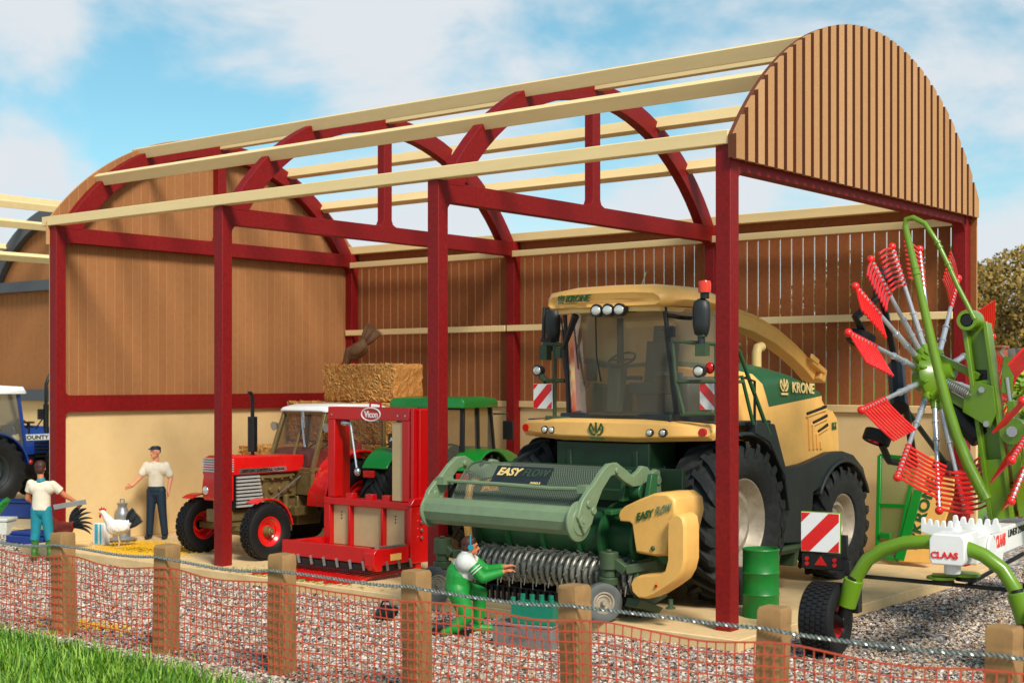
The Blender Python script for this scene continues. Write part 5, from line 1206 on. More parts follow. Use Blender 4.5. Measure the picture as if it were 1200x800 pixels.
def hand(b, w, d_, side, nrm, s=1.0, curl=.5):
    """palm from wrist w along d_; fingers curl towards nrm; thumb on the side"""
    w = V(w); d_ = V(d_).normalized(); nr = V(nrm); nr = (nr-d_*nr.dot(d_)).normalized(); sd = d_.cross(nr).normalized()*side
    for k in (-1,0,1): capsule(b, w+sd*k*.018*s, w+d_*.075*s+sd*k*.026*s, .020*s, .019*s)
    for k,l in ((-1.5,.062),(-.5,.074),(.5,.070),(1.5,.056)):
        p = w+d_*.085*s+sd*k*.021*s; q = p+(d_*math.cos(curl*.5)+nr*math.sin(curl*.5))*l*.5*s+sd*k*.003; e_ = q+(d_*math.cos(curl*1.3)+nr*math.sin(curl*1.3))*l*.5*s
        capsule(b,p,q,.0105*s,.010*s); capsule(b,q,e_,.010*s,.0085*s)
    p = w+d_*.03*s-sd*.035*s; q = p+(d_*.6-sd*.7).normalized()*.04*s; capsule(b,p,q,.014*s,.012*s); capsule(b,q,q+(d_*.9-sd*.2+nr*.2).normalized()*.035*s,.012*s,.010*s)

# man in a flat cap by the wall
mn = tag(bpy.data.objects.new('person', None), 'man in flat cap, pale shirt and navy trousers standing against the cream wall', 'person'); C.objects.link(mn)
mn.location = (-13.62, 1.72, 0); mn.rotation_euler = (0,0,VR)
hc = V((-.01,-.02,1.675))
b = MB(); f,r = head(b, hc, (-.5,-.85,0), 1.14)
capsule(b,(0,0,1.42),(-.01,-.01,1.62),.062,.055)
SL,SR = V((-.19,.0,1.43)), V((.19,.0,1.43))
EL,WL = V((-.285,-.05,1.20)), V((-.42,-.14,1.04)); ER,WR = V((.275,.02,1.17)), V((.25,-.06,.93))
for s_,e_,w_ in ((SL,EL,WL),(SR,ER,WR)): capsule(b,s_,e_,.062,.048); capsule(b,e_,w_,.047,.031)
hand(b, WL, (-.8,-.3,-.25), -1, (0,-1,-.5)); hand(b, WR, (.0,-.12,-1), 1, (-.6,-.3,0))
capsule(b,(-.10,0,1.33),(.10,0,1.33),.13,.13,fl=.8); capsule(b,(0,0,1.05),(0,0,1.3),.135,.14,fl=.8); capsule(b,(0,0,.99),(0,0,1.04),.125,.12,fl=.7)
for s,x in ((-1,-.10),(1,.10)):
    capsule(b,(x,0,.92),(x*1.15+.02*(s>0),-.01,.50),.088,.062); capsule(b,(x*1.15+.02*(s>0),-.01,.50),(x*1.35+.04*(s>0),0,.09),.060,.04); capsule(b,(x*1.35+.04*(s>0),.03,.045),(x*1.45+.04*(s>0),-.15,.04),.042,.036)
bd = remesh(b,'body',M['skin'],mn,.0095); eyes(bd,hc,f,r,1.05)
b = MB(); capsule(b,(-.11,0,1.34),(.11,0,1.34),.140,.140,fl=.85); capsule(b,(0,0,1.01),(0,0,1.3),.155,.155,flat=True,fl=.82,n=20); capsule(b,SL*.98+V((0,0,.01)),EL*.72+SL*.28,.082,.080); capsule(b,SR*.98+V((0,0,.01)),ER*.72+SR*.28,.082,.080)
capsule(b,SL*.98+V((0,0,.01)),EL*.9+SL*.1,.078,.070,flat=True); capsule(b,SR*.98+V((0,0,.01)),ER*.9+SR*.1,.078,.070,flat=True); capsule(b,(-.02,0,1.44),(0,-.01,1.50),.08,.068,flat=True)
sh = remesh(b,'shirt',M['shirt'],mn,.011)
b = MB(); 
for k in range(6): b.ball((-.01,-.142+.006*abs(k-3),1.06+k*.065),(.008,.006,.008),8,6)
b.build('button', M['shirt'], sh)
b = MB(); blob(b,(0,0,.885),(.15,.12,.11)); capsule(b,(0,0,.93),(0,0,1.03),.155,.148,flat=True,fl=.85,n=20)
for s,x in ((-1,-.085),(1,.085)):
    dx = .02*(s>0); capsule(b,(x,0,.93),(x*1.25+dx,-.01,.50),.105,.080); capsule(b,(x*1.25+dx,-.01,.50),(x*1.55+dx*2,0,.06),.080,.066,flat=True)
remesh(b,'trousers',M['navy'],mn,.012,4)
for s,x in ((-1,-.085),(1,.085)):
    b = MB(); dx = .04*(s>0); capsule(b,(x*1.55+dx,.03,.045),(x*1.7+dx,-.16,.04),.050,.044); capsule(b,(x*1.55+dx,.02,.05),(x*1.55+dx,.02,.1),.05,.05)
    remesh(b,'shoe',M['black'],mn,.011)
b = MB(); q = hc+V((0,0,.075)); blob(b,q-f*.005,(.106,.112,.052)); blob(b,q+f*.098-V((0,0,.010)),(.075,.065,.016)); blob(b,hc-f*.035+V((0,0,.02)),(.082,.075,.075)); remesh(b,'flat_cap',M['navy'],mn,.010,3)
# person seen from behind
bn = tag(bpy.data.objects.new('person', None), 'brown haired person in white t-shirt, teal trousers and green boots seen from behind', 'person'); C.objects.link(bn)
bn.location = (-13.2,-.94,-.09); bn.rotation_euler = (0,0,VR)
hc = V((-.12,.02,1.60)); 
b = MB(); f,r = head(b, hc, (.15,1,0), 1.08); capsule(b,(-.10,.0,1.34),(-.12,.01,1.50),.062,.055)
SL,SR = V((-.28,0,1.33)), V((.10,.0,1.31)); EL,WL = V((-.36,.06,1.06)), V((-.27,.20,.95)); ER,WR = V((.30,.10,1.10)), V((.46,.22,.98))
for s_,e_,w_ in ((SL,EL,WL),(SR,ER,WR)): capsule(b,s_,e_,.058,.045); capsule(b,e_,w_,.044,.031)
hand(b, WL, (.6,.7,-.2), 1, (0,0,-1)); hand(b, WR, (.4,.2,-.75), 1, (-.7,0,-.5))
capsule(b,(-.19,0,1.24),(.01,0,1.24),.12,.12,fl=.8); capsule(b,(-.10,0,.93),(-.10,0,1.2),.13,.13,fl=.8)
for x,x2,x3 in ((-.18,-.20,-.22),(-.02,.03,.06)):
    capsule(b,(x,0,.88),(x2,.01,.46),.088,.06); capsule(b,(x2,.01,.46),(x3,0,.08),.058,.04); capsule(b,(x3,-.03,.04),(x3,.13,.04),.04,.035)
bd = remesh(b,'body',M['skin_dk'],bn,.0095); eyes(bd,hc,f,r,1.08)
b = MB(); capsule(b,(-.20,0,1.25),(.02,0,1.25),.128,.128,fl=.85); capsule(b,(-.10,0,.86),(-.09,0,1.25),.168,.150,flat=True,fl=.8,n=20); capsule(b,SL,EL*.55+SL*.45,.078,.078,flat=True); capsule(b,SR,ER*.6+SR*.4,.078,.080,flat=True); blob(b,SL,(.075,.08,.075)); blob(b,SR,(.075,.08,.075))
remesh(b,'tee_shirt',M['shirt'],bn,.011)
b = MB(); capsule(b,(-.10,0,1.36),(-.115,0,1.42),.085,.070,flat=True); remesh(b,'collar',M['teal'],bn,.010,2)
b = MB(); capsule(b,(-.10,0,.86),(-.10,0,.94),.15,.145,fl=.85)
for x,x2,x3 in ((-.18,-.20,-.22),(-.02,.03,.055)): capsule(b,(x,0,.88),(x2,.01,.46),.105,.084); capsule(b,(x2,.01,.46),(x3,0,.32),.084,.078,flat=True)
remesh(b,'trousers',M['teal'],bn,.012,4)
for x,x2,x3 in ((-.18,-.205,-.22),(-.02,.035,.06)):
    b = MB(); capsule(b,(x2,.01,.36),(x3,0,.10),.070,.056,flat=True); capsule(b,(x3,-.02,.05),(x3,.15,.045),.055,.048); capsule(b,(x3,-.02,.05),(x3,-.02,.12),.055,.055)
    remesh(b,'boot',M['boot'],bn,.011)
b = MB(); blob(b,hc+V((0,-.012,.035)),(.100,.098,.105)); blob(b,hc+V((0,-.05,-.02)),(.086,.06,.085)); remesh(b,'hair',M['hair'],bn,.011,2)
# kneeling mechanic: side view, facing image right
mk = tag(bpy.data.objects.new('person', None), 'kneeling mechanic in green and pale grey overalls with ear defenders reaching to the pickup reel', 'person'); C.objects.link(mk)
mk.location = (-2.84,-1.63,-.15); mk.rotation_euler = (0,0,VR)
HP = V((-.10,.02,.58)); CH = V((.0,.02,.90)); NK = V((.02,.0,1.02)); hc = V((.065,.0,1.115))
b = MB(); f,r = head(b, hc, (1,.1,-.0), .98); capsule(b,NK-V((.02,0,.05)),hc-V((.02,0,.06)),.058,.052)
capsule(b,HP,CH,.135,.14,fl=1.15)
S1,E1,W1 = V((.05,-.15,.93)), V((.22,-.18,.74)), V((.48,-.06,.80)); S2,E2,W2 = V((.06,.17,.93)), V((.26,.22,.78)), V((.50,.14,.84))
for s_,e_,w_ in ((S1,E1,W1),(S2,E2,W2)): capsule(b,s_,e_,.062,.050); capsule(b,e_,w_,.050,.034)
hand(b, W1, (.95,.1,.25), 1, (.2,0,-1), 1.05, .7); hand(b, W2, (.9,.1,.2), -1, (.1,0,-1), 1.0, .7)
K1 = V((.02,-.12,.26)); K2 = V((.18,.14,.50))
capsule(b,HP+V((0,-.09,0)),K1,.11,.075); capsule(b,K1,(-.12,-.14,.10),.07,.05); capsule(b,HP+V((0,.1,0)),K2,.105,.072); capsule(b,K2,(.16,.15,.10),.068,.045)
capsule(b,(.14,.15,.05),(.30,.15,.045),.045,.04); capsule(b,(-.16,-.14,.09),(-.24,-.14,.04),.045,.035)
bd = remesh(b,'body',M['skin_dk'],mk,.0095); eyes(bd,hc,f,r,.98)
b = MB(); capsule(b,HP+V((0,0,.12)),CH+V((0,0,-.05)),.160,.168,fl=1.12); capsule(b,CH+V((.0,-.14,.02)),CH+V((.0,.14,.02)),.125,.125); capsule(b,CH,NK+V((0,0,.02)),.11,.075)
for s_,e_ in ((S1,E1),(S2,E2)): capsule(b,s_,s_*.75+e_*.25,.085,.082)
up = remesh(b,'overall_top',M['greyshirt'],mk,.012,4)
b = MB(); capsule(b,HP,HP+V((.02,0,.18)),.170,.172,fl=1.12); blob(b,HP+V((-.03,0,.02)),(.14,.18,.14))
for e_,s_,w_ in ((E1,S1,W1),(E2,S2,W2)): capsule(b,s_*.72+e_*.28,e_,.083,.070); capsule(b,e_,w_*.93+e_*.07,.072,.050,flat=True); blob(b,e_,(.07,.07,.07))
capsule(b,HP+V((0,-.09,-.02)),K1,.135,.10); capsule(b,K1,(-.12,-.14,.11),.098,.075); capsule(b,HP+V((0,.1,-.02)),K2,.125,.098); capsule(b,K2,(.16,.15,.12),.092,.07,flat=True)
ov = remesh(b,'overall_lower',M['overall'],mk,.012,3)
b = MB(); dE = (E1-S1).normalized()
for t_ in (.42,.56): p = S1+(E1-S1)*t_; b.lathe([(.072,-.008),(.088,-.006),(.088,.006),(.072,.008)], p, (dE, dE.orthogonal().normalized(), dE.cross(dE.orthogonal().normalized())), 20)
b.build('sleeve_stripe', M['greyshirt'], ov)
b = MB(); capsule(b,(.12,.15,.055),(.32,.15,.05),.06,.052); capsule(b,(.15,.15,.06),(.15,.15,.14),.06,.06); remesh(b,'boot',M['overall'],mk,.011,2); b = MB(); capsule(b,(-.12,-.14,.10),(-.26,-.14,.05),.06,.05); remesh(b,'boot',M['overall'],mk,.011,2)
b = MB(); blob(b,hc+V((-.022,0,.045)),(.098,.094,.092)); blob(b,hc+V((-.055,0,-.015)),(.062,.086,.08)); capsule(b,hc+V((.03,-.05,.085)),hc+V((.03,.05,.085)),.03,.03); remesh(b,'hair',M['hair'],mk,.010,2)
b = MB(); b.tube([hc+V((0,math.cos(R_(a))*.105,.005+math.sin(R_(a))*.135)) for a in range(0,181,15)],.010,6)
for s in (-1,1): b.cyl(hc+V((0,s*.080,0)),hc+V((0,s*.118,0)),.040,.034,n=14)
b.build('ear_defenders', M['teal'], mk)

FE = {}
def feather(name, rgb, rgb2): 
    return mat(name, rgb, .75, var=.25, sc=26, bump=.6, bsc=34, dirt=(rgb2,.6,30))
def bird(name, label, cat, loc, rz, s, mt, mtail, tail, legs=True, comb=True, pose=0, headc=None, group=None):
    """local: faces -x, z up, feet at the origin"""
    t = thing(name, label, cat, loc, rz, group); t.scale = (1,1,1)
    lz = .20*s if legs else .02
    b = MB()
    blob(b,(0,0,lz+.17*s),(.21*s,.135*s,.14*s)); blob(b,(-.09*s,0,lz+.17*s),(.13*s,.12*s,.14*s))
    hx,hz = (-.27*s,lz+.44*s) if pose == 0 else (-.36*s,lz+.08*s)
    capsule(b,(-.12*s,0,lz+.22*s),(hx+.02*s,0,hz-.03*s if pose == 0 else hz),.10*s,.048*s); blob(b,(hx,0,hz),(.055*s,.045*s,.048*s))
    for sg in (-1,1): blob(b,(.03*s,sg*.115*s,lz+.18*s),(.16*s,.04*s,.09*s))
    capsule(b,(.12*s,0,lz+.2*s),(.22*s,0,lz+.30*s),.09*s,.05*s)
    body = remesh(b,'body',mt,t,.011*s+.003,2)
    b = MB(); b.cyl((hx-.045*s,0,hz-.002),(hx-.095*s,0,hz-.018*s),.018*s,.003,8); b.build('beak', M['yellow'], t)
    if comb:
        b = MB(); b.prism([(hx-.06*s,hz+.03*s),(hx-.07*s,hz+.07*s),(hx-.04*s,hz+.06*s),(hx-.03*s,hz+.10*s),(hx-.005*s,hz+.065*s),(hx+.02*s,hz+.095*s),(hx+.03*s,hz+.055*s),(hx+.06*s,hz+.07*s),(hx+.05*s,hz+.02*s),(hx,hz+.035*s)],'xz',-.010*s,.010*s); b.ball((hx-.05*s,0,hz-.06*s),(.02*s,.022*s,.045*s)); b.build('comb_and_wattle', M['lensr'], t)
    rr_ = random.Random(4)
    b = MB()
    for k in range(7 if tail == 'sickle' else 11):
        y = rr_.uniform(-.06,.06)*s; 
        if tail == 'sickle': a0 = 78-k*13; L_ = (.46-.02*abs(k-2))*s; cv = 62
        elif tail == 'up': a0 = 70-k*4; L_ = .26*s; cv = 6
        else: a0 = 40-k*3; L_ = .34*s; cv = 10
        p = V((.15*s+.005*k*s,y*.4,lz+.27*s-.012*k*s)); pts = [p]
        for j in range(6): a = R_(a0-cv*(j/6)**1.4); p = p+V((math.cos(a),y*1.2/s*.3,math.sin(a)))*L_/6; pts.append(p)
        b.tube(pts,[.024*s,.045*s,.055*s,.055*s,.048*s,.034*s,.010*s],6,flat=.5)
    b.build('tail', mtail, t)
    if legs:
        for sg in (-1,1):
            b = MB(); b.tube([(.0,sg*.05*s,lz+.06*s),(.02*s,sg*.05*s,lz*.5),(-.0,sg*.05*s,.015)],.013*s,6)
            for a in (-30,0,30,180): b.tube([(0,sg*.05*s,.012),(-math.cos(R_(a))*.07*s,sg*.05*s+math.sin(R_(a))*.06*s,.008)],.009*s,5)
            b.build('leg', M['tan'], t)
    return t
W_ = feather('white_feathers',(232,228,220),(196,190,180)); Bk = feather('blue_black_feathers',(16,22,30),(30,60,70)); Ru = feather('rust_feathers',(140,50,34),(80,26,20)); Br = feather('speckled_brown_feathers',(104,70,40),(56,34,20))
bird('hen','white hen with red comb and black tail standing on the slab beside the feed packet','hen',(-12.95,.38,0),VR+.15,1.02,W_,Bk,'up')
bird('cockerel','rust red cockerel with sweeping blue black tail near the left post','cockerel',(-13.62,-.35,-.0),VR,.98,Ru,Bk,'sickle')
bird('hen','speckled brown hen pecking on top of the highest straw bale','hen',(-12.20,5.95,3.50),VR,1.2,Br,Br,'long',pose=1,legs=False).rotation_euler[1] = R_(-34)
# ------------------------------------------------------------ straw bales
def bale(x0,x1,y0,y1,z0,z1,label,seed,group='straw bales stacked in the back left corner'):
    r_ = random.Random(seed); b = bmesh.new(); bmesh.ops.create_grid(b,x_segments=2,y_segments=2,size=1); b.free()
    b = MB(); nx,ny,nz = 26,12,9
    def P3(i,j,k): return V((x0+(x1-x0)*i/nx, y0+(y1-y0)*j/ny, z0+(z1-z0)*k/nz))
    idx = {}
    def vid(i,j,k):
        if (i,j,k) not in idx:
            p = P3(i,j,k); a = .018
            ed = sum((i in (0,nx), j in (0,ny), k in (0,nz)))
            c_ = V(((x0+x1)/2,(y0+y1)/2,(z0+z1)/2)); p = p+V((r_.uniform(-a,a),r_.uniform(-a,a),r_.uniform(-a,a) if k not in (0,) else 0))
            if ed >= 2: p += (c_-p).normalized()*.025
            idx[(i,j,k)] = len(b.v); b.v.append(p)
        return idx[(i,j,k)]
    for i in range(nx):
        for j in range(ny):
            b.f.append([vid(i,j,0),vid(i,j+1,0),vid(i+1,j+1,0),vid(i+1,j,0)]); b.f.append([vid(i,j,nz),vid(i+1,j,nz),vid(i+1,j+1,nz),vid(i,j+1,nz)])
        for k in range(nz):
            b.f.append([vid(i,0,k),vid(i+1,0,k),vid(i+1,0,k+1),vid(i,0,k+1)]); b.f.append([vid(i,ny,k),vid(i,ny,k+1),vid(i+1,ny,k+1),vid(i+1,ny,k)])
    for j in range(ny):
        for k in range(nz):
            b.f.append([vid(0,j,k),vid(0,j,k+1),vid(0,j+1,k+1),vid(0,j+1,k)]); b.f.append([vid(nx,j,k),vid(nx,j+1,k),vid(nx,j+1,k+1),vid(nx,j,k+1)])
    b.m = [0]*len(b.f)
    o = b.build('bale_body', M['straw'], None, smooth=0); tag(o, label, 'bale', group); o.name = 'straw_bale'
    s = MB()
    for _ in range(int(330*(x1-x0)*(z1-z0))):
        x = r_.uniform(x0,x1); z = r_.uniform(z0+.02,z1); y = y0-.006; a = r_.uniform(0,PI); l = r_.uniform(.04,.13); w_ = r_.uniform(.005,.010)
        if r_.random() < .22: y = r_.uniform(y0,y1); z = z1+.004; d_ = V((math.cos(a),math.sin(a),.2)).normalized()
        else: d_ = V((math.cos(a),-.25,math.sin(a))).normalized()
        s.tube([V((x,y,z))-d_*l/2, V((x,y,z))+d_*l/2], w_, 3)
    s.build('straw_stalks', M['strawbit'], o, smooth=0)['kind'] = 'stuff'
    return o
bale(-13.07,-11.0,5.62,6.5,2.62,3.39,'topmost straw bale with the brown hen on it',1)
bale(-14.05,-12.03,5.5,6.9,1.76,2.60,'upper middle straw bale directly below the top one, left half',2)
bale(-12.0,-10.6,5.5,6.7,1.76,2.60,'upper middle straw bale directly below the top one, right half behind the green cab',3)
bale(-14.05,-12.03,5.45,6.9,.90,1.74,'lower middle straw bale behind the red tractor bonnet, left',4)
bale(-12.0,-10.6,5.45,6.7,.90,1.74,'lower middle straw bale behind the red tractor cab, right',5)
bale(-14.05,-12.03,5.4,6.9,0,.88,'bottom straw bale on the floor against the end wall',6)
bale(-12.0,-10.5,5.4,6.7,0,.88,'bottom straw bale on the floor behind the tractors',7)
bale(-14.1,-12.7,4.15,5.3,.80,1.70,'small straw bale on another one beside the wall, behind the black exhaust',8,'small straw bales by the end wall')
bale(-14.1,-12.7,3.9,5.3,0,.78,'small straw bale on the floor by the end wall, under another',9,'small straw bales by the end wall')
# ------------------------------------------------------------ small things
b = MB(); R_b = .235; prof = [(0,0),(R_b,.0),(R_b+.008,.012),(R_b,.03)]
for z in (.30,.58): prof += [(R_b,z-.02),(R_b+.012,z),(R_b,z+.02)]
prof += [(R_b,.85),(R_b+.010,.87),(R_b,.885),(R_b-.02,.885),(R_b-.02,.865),(0,.865)]
b.lathe(prof,(0,0,0),'z',40); t = thing('oil_barrel','green steel oil barrel between the front post and the big rear tyre','barrel',(-.16,1.14,0))
b.build('drum', M['barrel'], t, smooth=40)
b = MB(); b.cyl((.12,-.05,.865),(.12,-.05,.88),.03,n=14); b.build('bung', M['steel'], t)
t = thing('milk_churn','grey milk churn with a hoop handle beside the man in the cap','churn',(-14.05,1.25,0))
b = MB(); b.lathe([(0,0),(.15,0),(.155,.02),(.15,.45),(.14,.52),(.09,.60),(.085,.66),(.10,.68),(.10,.70),(0,.71)],(0,0,0),'z',28); b.build('can', M['galv'], t, smooth=45)
b = MB(); b.tube([(-.06,0,.69),(-.06,0,.77),(.06,0,.77),(.06,0,.69)],.012,6); b.build('handle', M['galv'], t)
t = tag(None or (lambda bb: (bb.lathe([(0,0),(.24,0),(.29,.05),(.30,.055),(.28,.06),(.22,.02),(0,.02)],(0,0,0),'z',30), bb.build('feed_bowl', M['galv']))[1])(MB()), 'round grey metal feed bowl on the slab beside the churn', 'bowl'); t.location = (-13.75,1.02,0)
t = thing('feed_packet','white feed packet with turquoise stripes standing by the left post','packet',(-13.62,.48,0),VR-.5)
b = MB(); b.prism([(-.15,0),(.15,0),(.155,.2),(.14,.40),(-.14,.40),(-.155,.2)],'xz',-.07,.07); p_ = b.build('bag', M['white'], t, bevel=.012)
b = MB(); b.bx(-.10,-.02,-.074,-.0705,.015,.385); b.bx(.03,.07,-.074,-.0705,.015,.385); b.build('stripe', mat('turquoise_print',(60,180,200),.5), p_)
t = thing('tool_box','grey metal tool box on the gravel holding up the teal crate','toolbox',(-1.72,-1.78,-.145),R_(14))
b = MB(); b.prism([(-.16,0),(.16,0),(.19,.26),(-.19,.26)],'yz',-.39,.39); b.build('case', M['galv'], t, bevel=.012)
b = MB(); b.bx(-.40,.40,-.20,.20,.262,.30); b.build('lid', M['galv'], t, bevel=.012)
b = MB(); 
b.tube([(-.1,-.205,.2),(-.1,-.235,.2),(.1,-.235,.2),(.1,-.205,.2)],.010,6); b.build('handle', M['steel'], t)
t = thing('teal_crate','teal plastic crate with a notched rim sitting on the tool box','crate',(-1.58,-1.78,.162),R_(14))
b = MB(); b.bx(-.27,.27,-.15,.15,0,.02)
for x0,x1,y0,y1 in ((-.27,.27,-.15,-.13),(-.27,.27,.13,.15),(-.27,-.25,-.13,.13),(.25,.27,-.13,.13)): b.bx(x0,x1,y0,y1,.02,.24)
b.build('box', M['crate'], t, smooth=0)
for y in (-.14,.14):
    for x in (-.25,-.125,0,.125,.25): b = MB(); b.cyl((x,y,.24),(x,y,.31),.032,n=12); b.build('rim_knob', M['crate'], t)
t = thing('kit_bag','rounded black bag lying on the gravel left of the kneeling mechanic','bag',(-4.32,-1.55,-.15))
b = MB(); blob(b,(0,0,.10),(.16,.10,.12)); blob(b,(.10,.02,.14),(.10,.08,.08)); blob(b,(-.1,0,.06),(.1,.1,.06)); remesh(b,'bag_body',M['black'],t,.014,2)
b = MB(); b.tube([(-.1,0,.17),(-.05,0,.26),(.07,0,.27),(.12,0,.2)],.014,6); b.build('strap', M['charcoal'], t)
t = MB(); t.bx(-.48,.36,-.2,.16,0,.025); t.bx(-.48,-.42,-.22,-.2,0,.04); o = t.build('kneeling_mat', M['black'], None, bevel=.01); tag(o,'flat black mat on the gravel under the kneeling mechanic','mat'); o.location = (-3.1,-1.72,-.142); o.rotation_euler = (0,0,VR-.3)
# left corner
b = MB(); b.bx(-.5,.5,-.3,.3,0,.16); b.bx(-.62,-.5,-.05,.05,.08,.12); b.prism([(-.5,.16),(.5,.16),(.42,.24),(-.42,.24)],'xz',-.22,.22); o = b.build('blue_trough', M['blue'], None, bevel=.02); tag(o,'small blue trough on the gravel behind the person in white','trough'); o.location = (-15.9,.55,-.14); o.rotation_euler = (0,0,.2)
b = MB(); b.bx(-.8,.8,-.25,.25,0,.34); b.bx(-.8,.8,-.3,.3,.34,.38); o = b.build('blue_toolbar', M['blue'], None, bevel=.02); tag(o,'long dark blue ballast bar lying in front of the blue tractor','ballast bar'); o.location = (-19.9,2.3,0); o.rotation_euler = (0,0,.5)
t = thing('grey_crate','pale grey lidded plastic box at the left picture edge','box',(-18.1,1.0,-.15),.6)
b = MB(); b.bx(-.35,.35,-.25,.25,0,.27); b.build('box', M['greyshirt'], t, bevel=.02)
b = MB(); b.bx(-.37,.37,-.27,.27,.272,.34); b.build('lid', M['greyshirt'], t, bevel=.02)
b = MB(); b.tube([(-.3,0,0.02),(-.15,0,.08),(.05,.02,.22),(.22,.03,.42),(.3,.03,.5)],[.10,.10,.09,.08,.06],10)
for k in range(6): b.tube([(-.1+k*.07,0,.12+k*.06),(-.1+k*.07,-.09,.16+k*.06)],.03,6)
o = b.build('green_sack', M['jgreen'], None, smooth=60); tag(o,'knobbly green plastic sack leaning up at the left edge','sack'); o.location = (-18.9,1.45,0.0); o.rotation_euler = (0,0,VR)
b = MB(); b.bx(-.28,.28,-.02,.02,-.045,.045); o = b.build('grey_plank', M['galv'], None, bevel=.004); tag(o,'short grey plank held out in the hand of the person in white','plank'); o.location = (-12.98,-.62,.86); o.rotation_euler = (0,R_(-9),VR+.25)
# loose grain
b = MB(); r_ = random.Random(8)
for (cx0,cy0,sx,sy,n,zz_) in ((-12.3,.35,.75,.35,1500,.004),(-12.9,.9,.6,.4,500,.004),(-11.6,1.0,.4,.5,350,.004),(-6.9,-4.4,.8,.25,160,-.10)):
    for _ in range(n):
        x = r_.gauss(cx0,sx*.6); y = r_.gauss(cy0,sy*.6)
        if zz_ > 0 and y < -.48: continue
        b.box((x,y,zz_+.008),(.032,.018,.014),rz=r_.uniform(0,PI))
tag(b.build('spilled_grain', mat('yellow_grain',(238,186,30),.7,var=.15,sc=30), smooth=0), kind='stuff')
b = MB()
for _ in range(900):
    x = r_.gauss(-7.6,.8); y = r_.gauss(-.25,.22)
    if y < -.5: continue
    b.box((x,y,.006),(r_.uniform(.02,.06),.012,.006),rz=r_.uniform(0,PI))
tag(b.build('crop_chaff', mat('green_chaff',(150,150,60),.8,var=.3,sc=6), smooth=0), kind='stuff')
# ------------------------------------------------------------ spare panel leaning on the back wall
t = thing('spare_header_panel','yellow and green lettered machine panel with mesh leaning on the back wall','panel',(0,0,0))
PB,PS = 7.02,.27
def pp(px,py,o=0):
    u = (px-600)/1638; v = (445-py)/1638; dy = u*.6266+.779
    tt = (PB+15.05+PS*3.07)/(dy-PS*v)
    p = V((CAM[0]+tt*(u*.779-.6266), CAM[1]+tt*dy, CAM[2]+tt*v)); return p+V((0,-1,PS)).normalized()*o
def plate(pts, nm, mt, par, th=.04, o=0, bevel=.006):
    b = MB(); n = len(pts); A_ = [pp(x,y,o) for x,y in pts]; B_ = [pp(x,y,o+th) for x,y in pts]
    b.add(A_+B_, [tuple(range(n)), tuple(range(2*n-1,n-1,-1))]+[(i,n+i,n+(i+1)%n,(i+1)%n) for i in range(n)]); return b.build(nm, mt, par, bevel=bevel)
plate([(1055,658),(1062,626),(1078,582),(1084,545),(1092,534),(1112,541),(1120,552),(1118,580),(1108,612),(1101,640),(1096,655),(1090,660)],'yellow_panel',M['yellow'],t,.06)
b = MB()
for a_,c_ in (((1032,534),(1029,650)),((1029,650),(1052,656)),((1074,538),(1052,656)),((1032,534),(1074,538)),((1031,592),(1064,593))):
    b.bar(pp(*a_,.03),pp(*c_,.03),.07,.06,(0,1,0))
b.bar(pp(1078,575,.05),pp(1056,656,.05),.16,.06,(0,1,0)); b.box(pp(1040,628,.08),(.18,.06,.09)); b.box(pp(1060,557,.08),(.14,.06,.09))
b.build('green_frame', M['jgreen'], t, bevel=.006)
b = MB(); A_ = [pp(x,y,.02) for x,y in ((1033,536),(1073,540),(1052,654),(1030,648))]; b.add(A_,[(0,1,2,3)]); b.build('wire_mesh', M['pmesh'], t, smooth=0)
dirv = pp(1093,562,.065)-pp(1072,628,.065); upv_ = dirv.cross(V((0,-1,PS))).normalized()*-1
text('KRONE', t, pp(1085,592,.068), dirv, upv_, .95, .20, M['hgreen'], bold=.03)
crown(t, pp(1070,634,.068), dirv, upv_, .26, M['hgreen'])

# ------------------------------------------------------------ fence
FP0 = V((-6.79,-4.82)); FP1 = V((4.92,-4.36)); stp = (FP1-FP0)/6
LB = {-1:'leftmost timber fence post, just outside the turf edge beyond the picture',0:'timber fence post in front of the person in white',1:'timber fence post below the man in the cap',2:'timber fence post below the red tractor front wheel',3:'timber fence post left of the kneeling mechanic',4:'timber fence post right of the grey tool box',5:'timber fence post in front of the green barrel',6:'timber fence post at the lower right below the lime green axle',7:''}
fr = random.Random(12)
HT = {0:1.15,1:1.14,2:1.17,3:1.15,4:1.17,5:1.16,6:1.20}
for k in range(0,7):
    p = FP0+stp*k; h_ = HT[k]+.15; w_ = .112
    b = MB(); rings = []
    tw = fr.uniform(-.02,.02); 
    for z,f_ in ((0,1.02),(.3,1),(.6,.99),(.9,1),(h_-.19,1),(h_-.165,.97),(h_-.14,1),(h_-.03,1),(h_,.90)):
        rings.append([((sx*w_*f_+fr.uniform(-.004,.004)+tw*z), sy*w_*f_+fr.uniform(-.004,.004), z) for sx,sy in ((-1,-.94),(-.94,-1),(.94,-1),(1,-.94),(1,.94),(.94,1),(-.94,1),(-1,.94))])
    b.loft(rings); o = b.build('fence_post', M['woodpost'], None, smooth=30, bevel=.006)
    tag(o, LB[k], 'fence post', 'timber posts of the roadside fence'); o.location = (p.x,p.y,-.16); o.rotation_euler = (fr.uniform(-.015,.015),fr.uniform(-.02,.02),fr.uniform(-.12,.12))
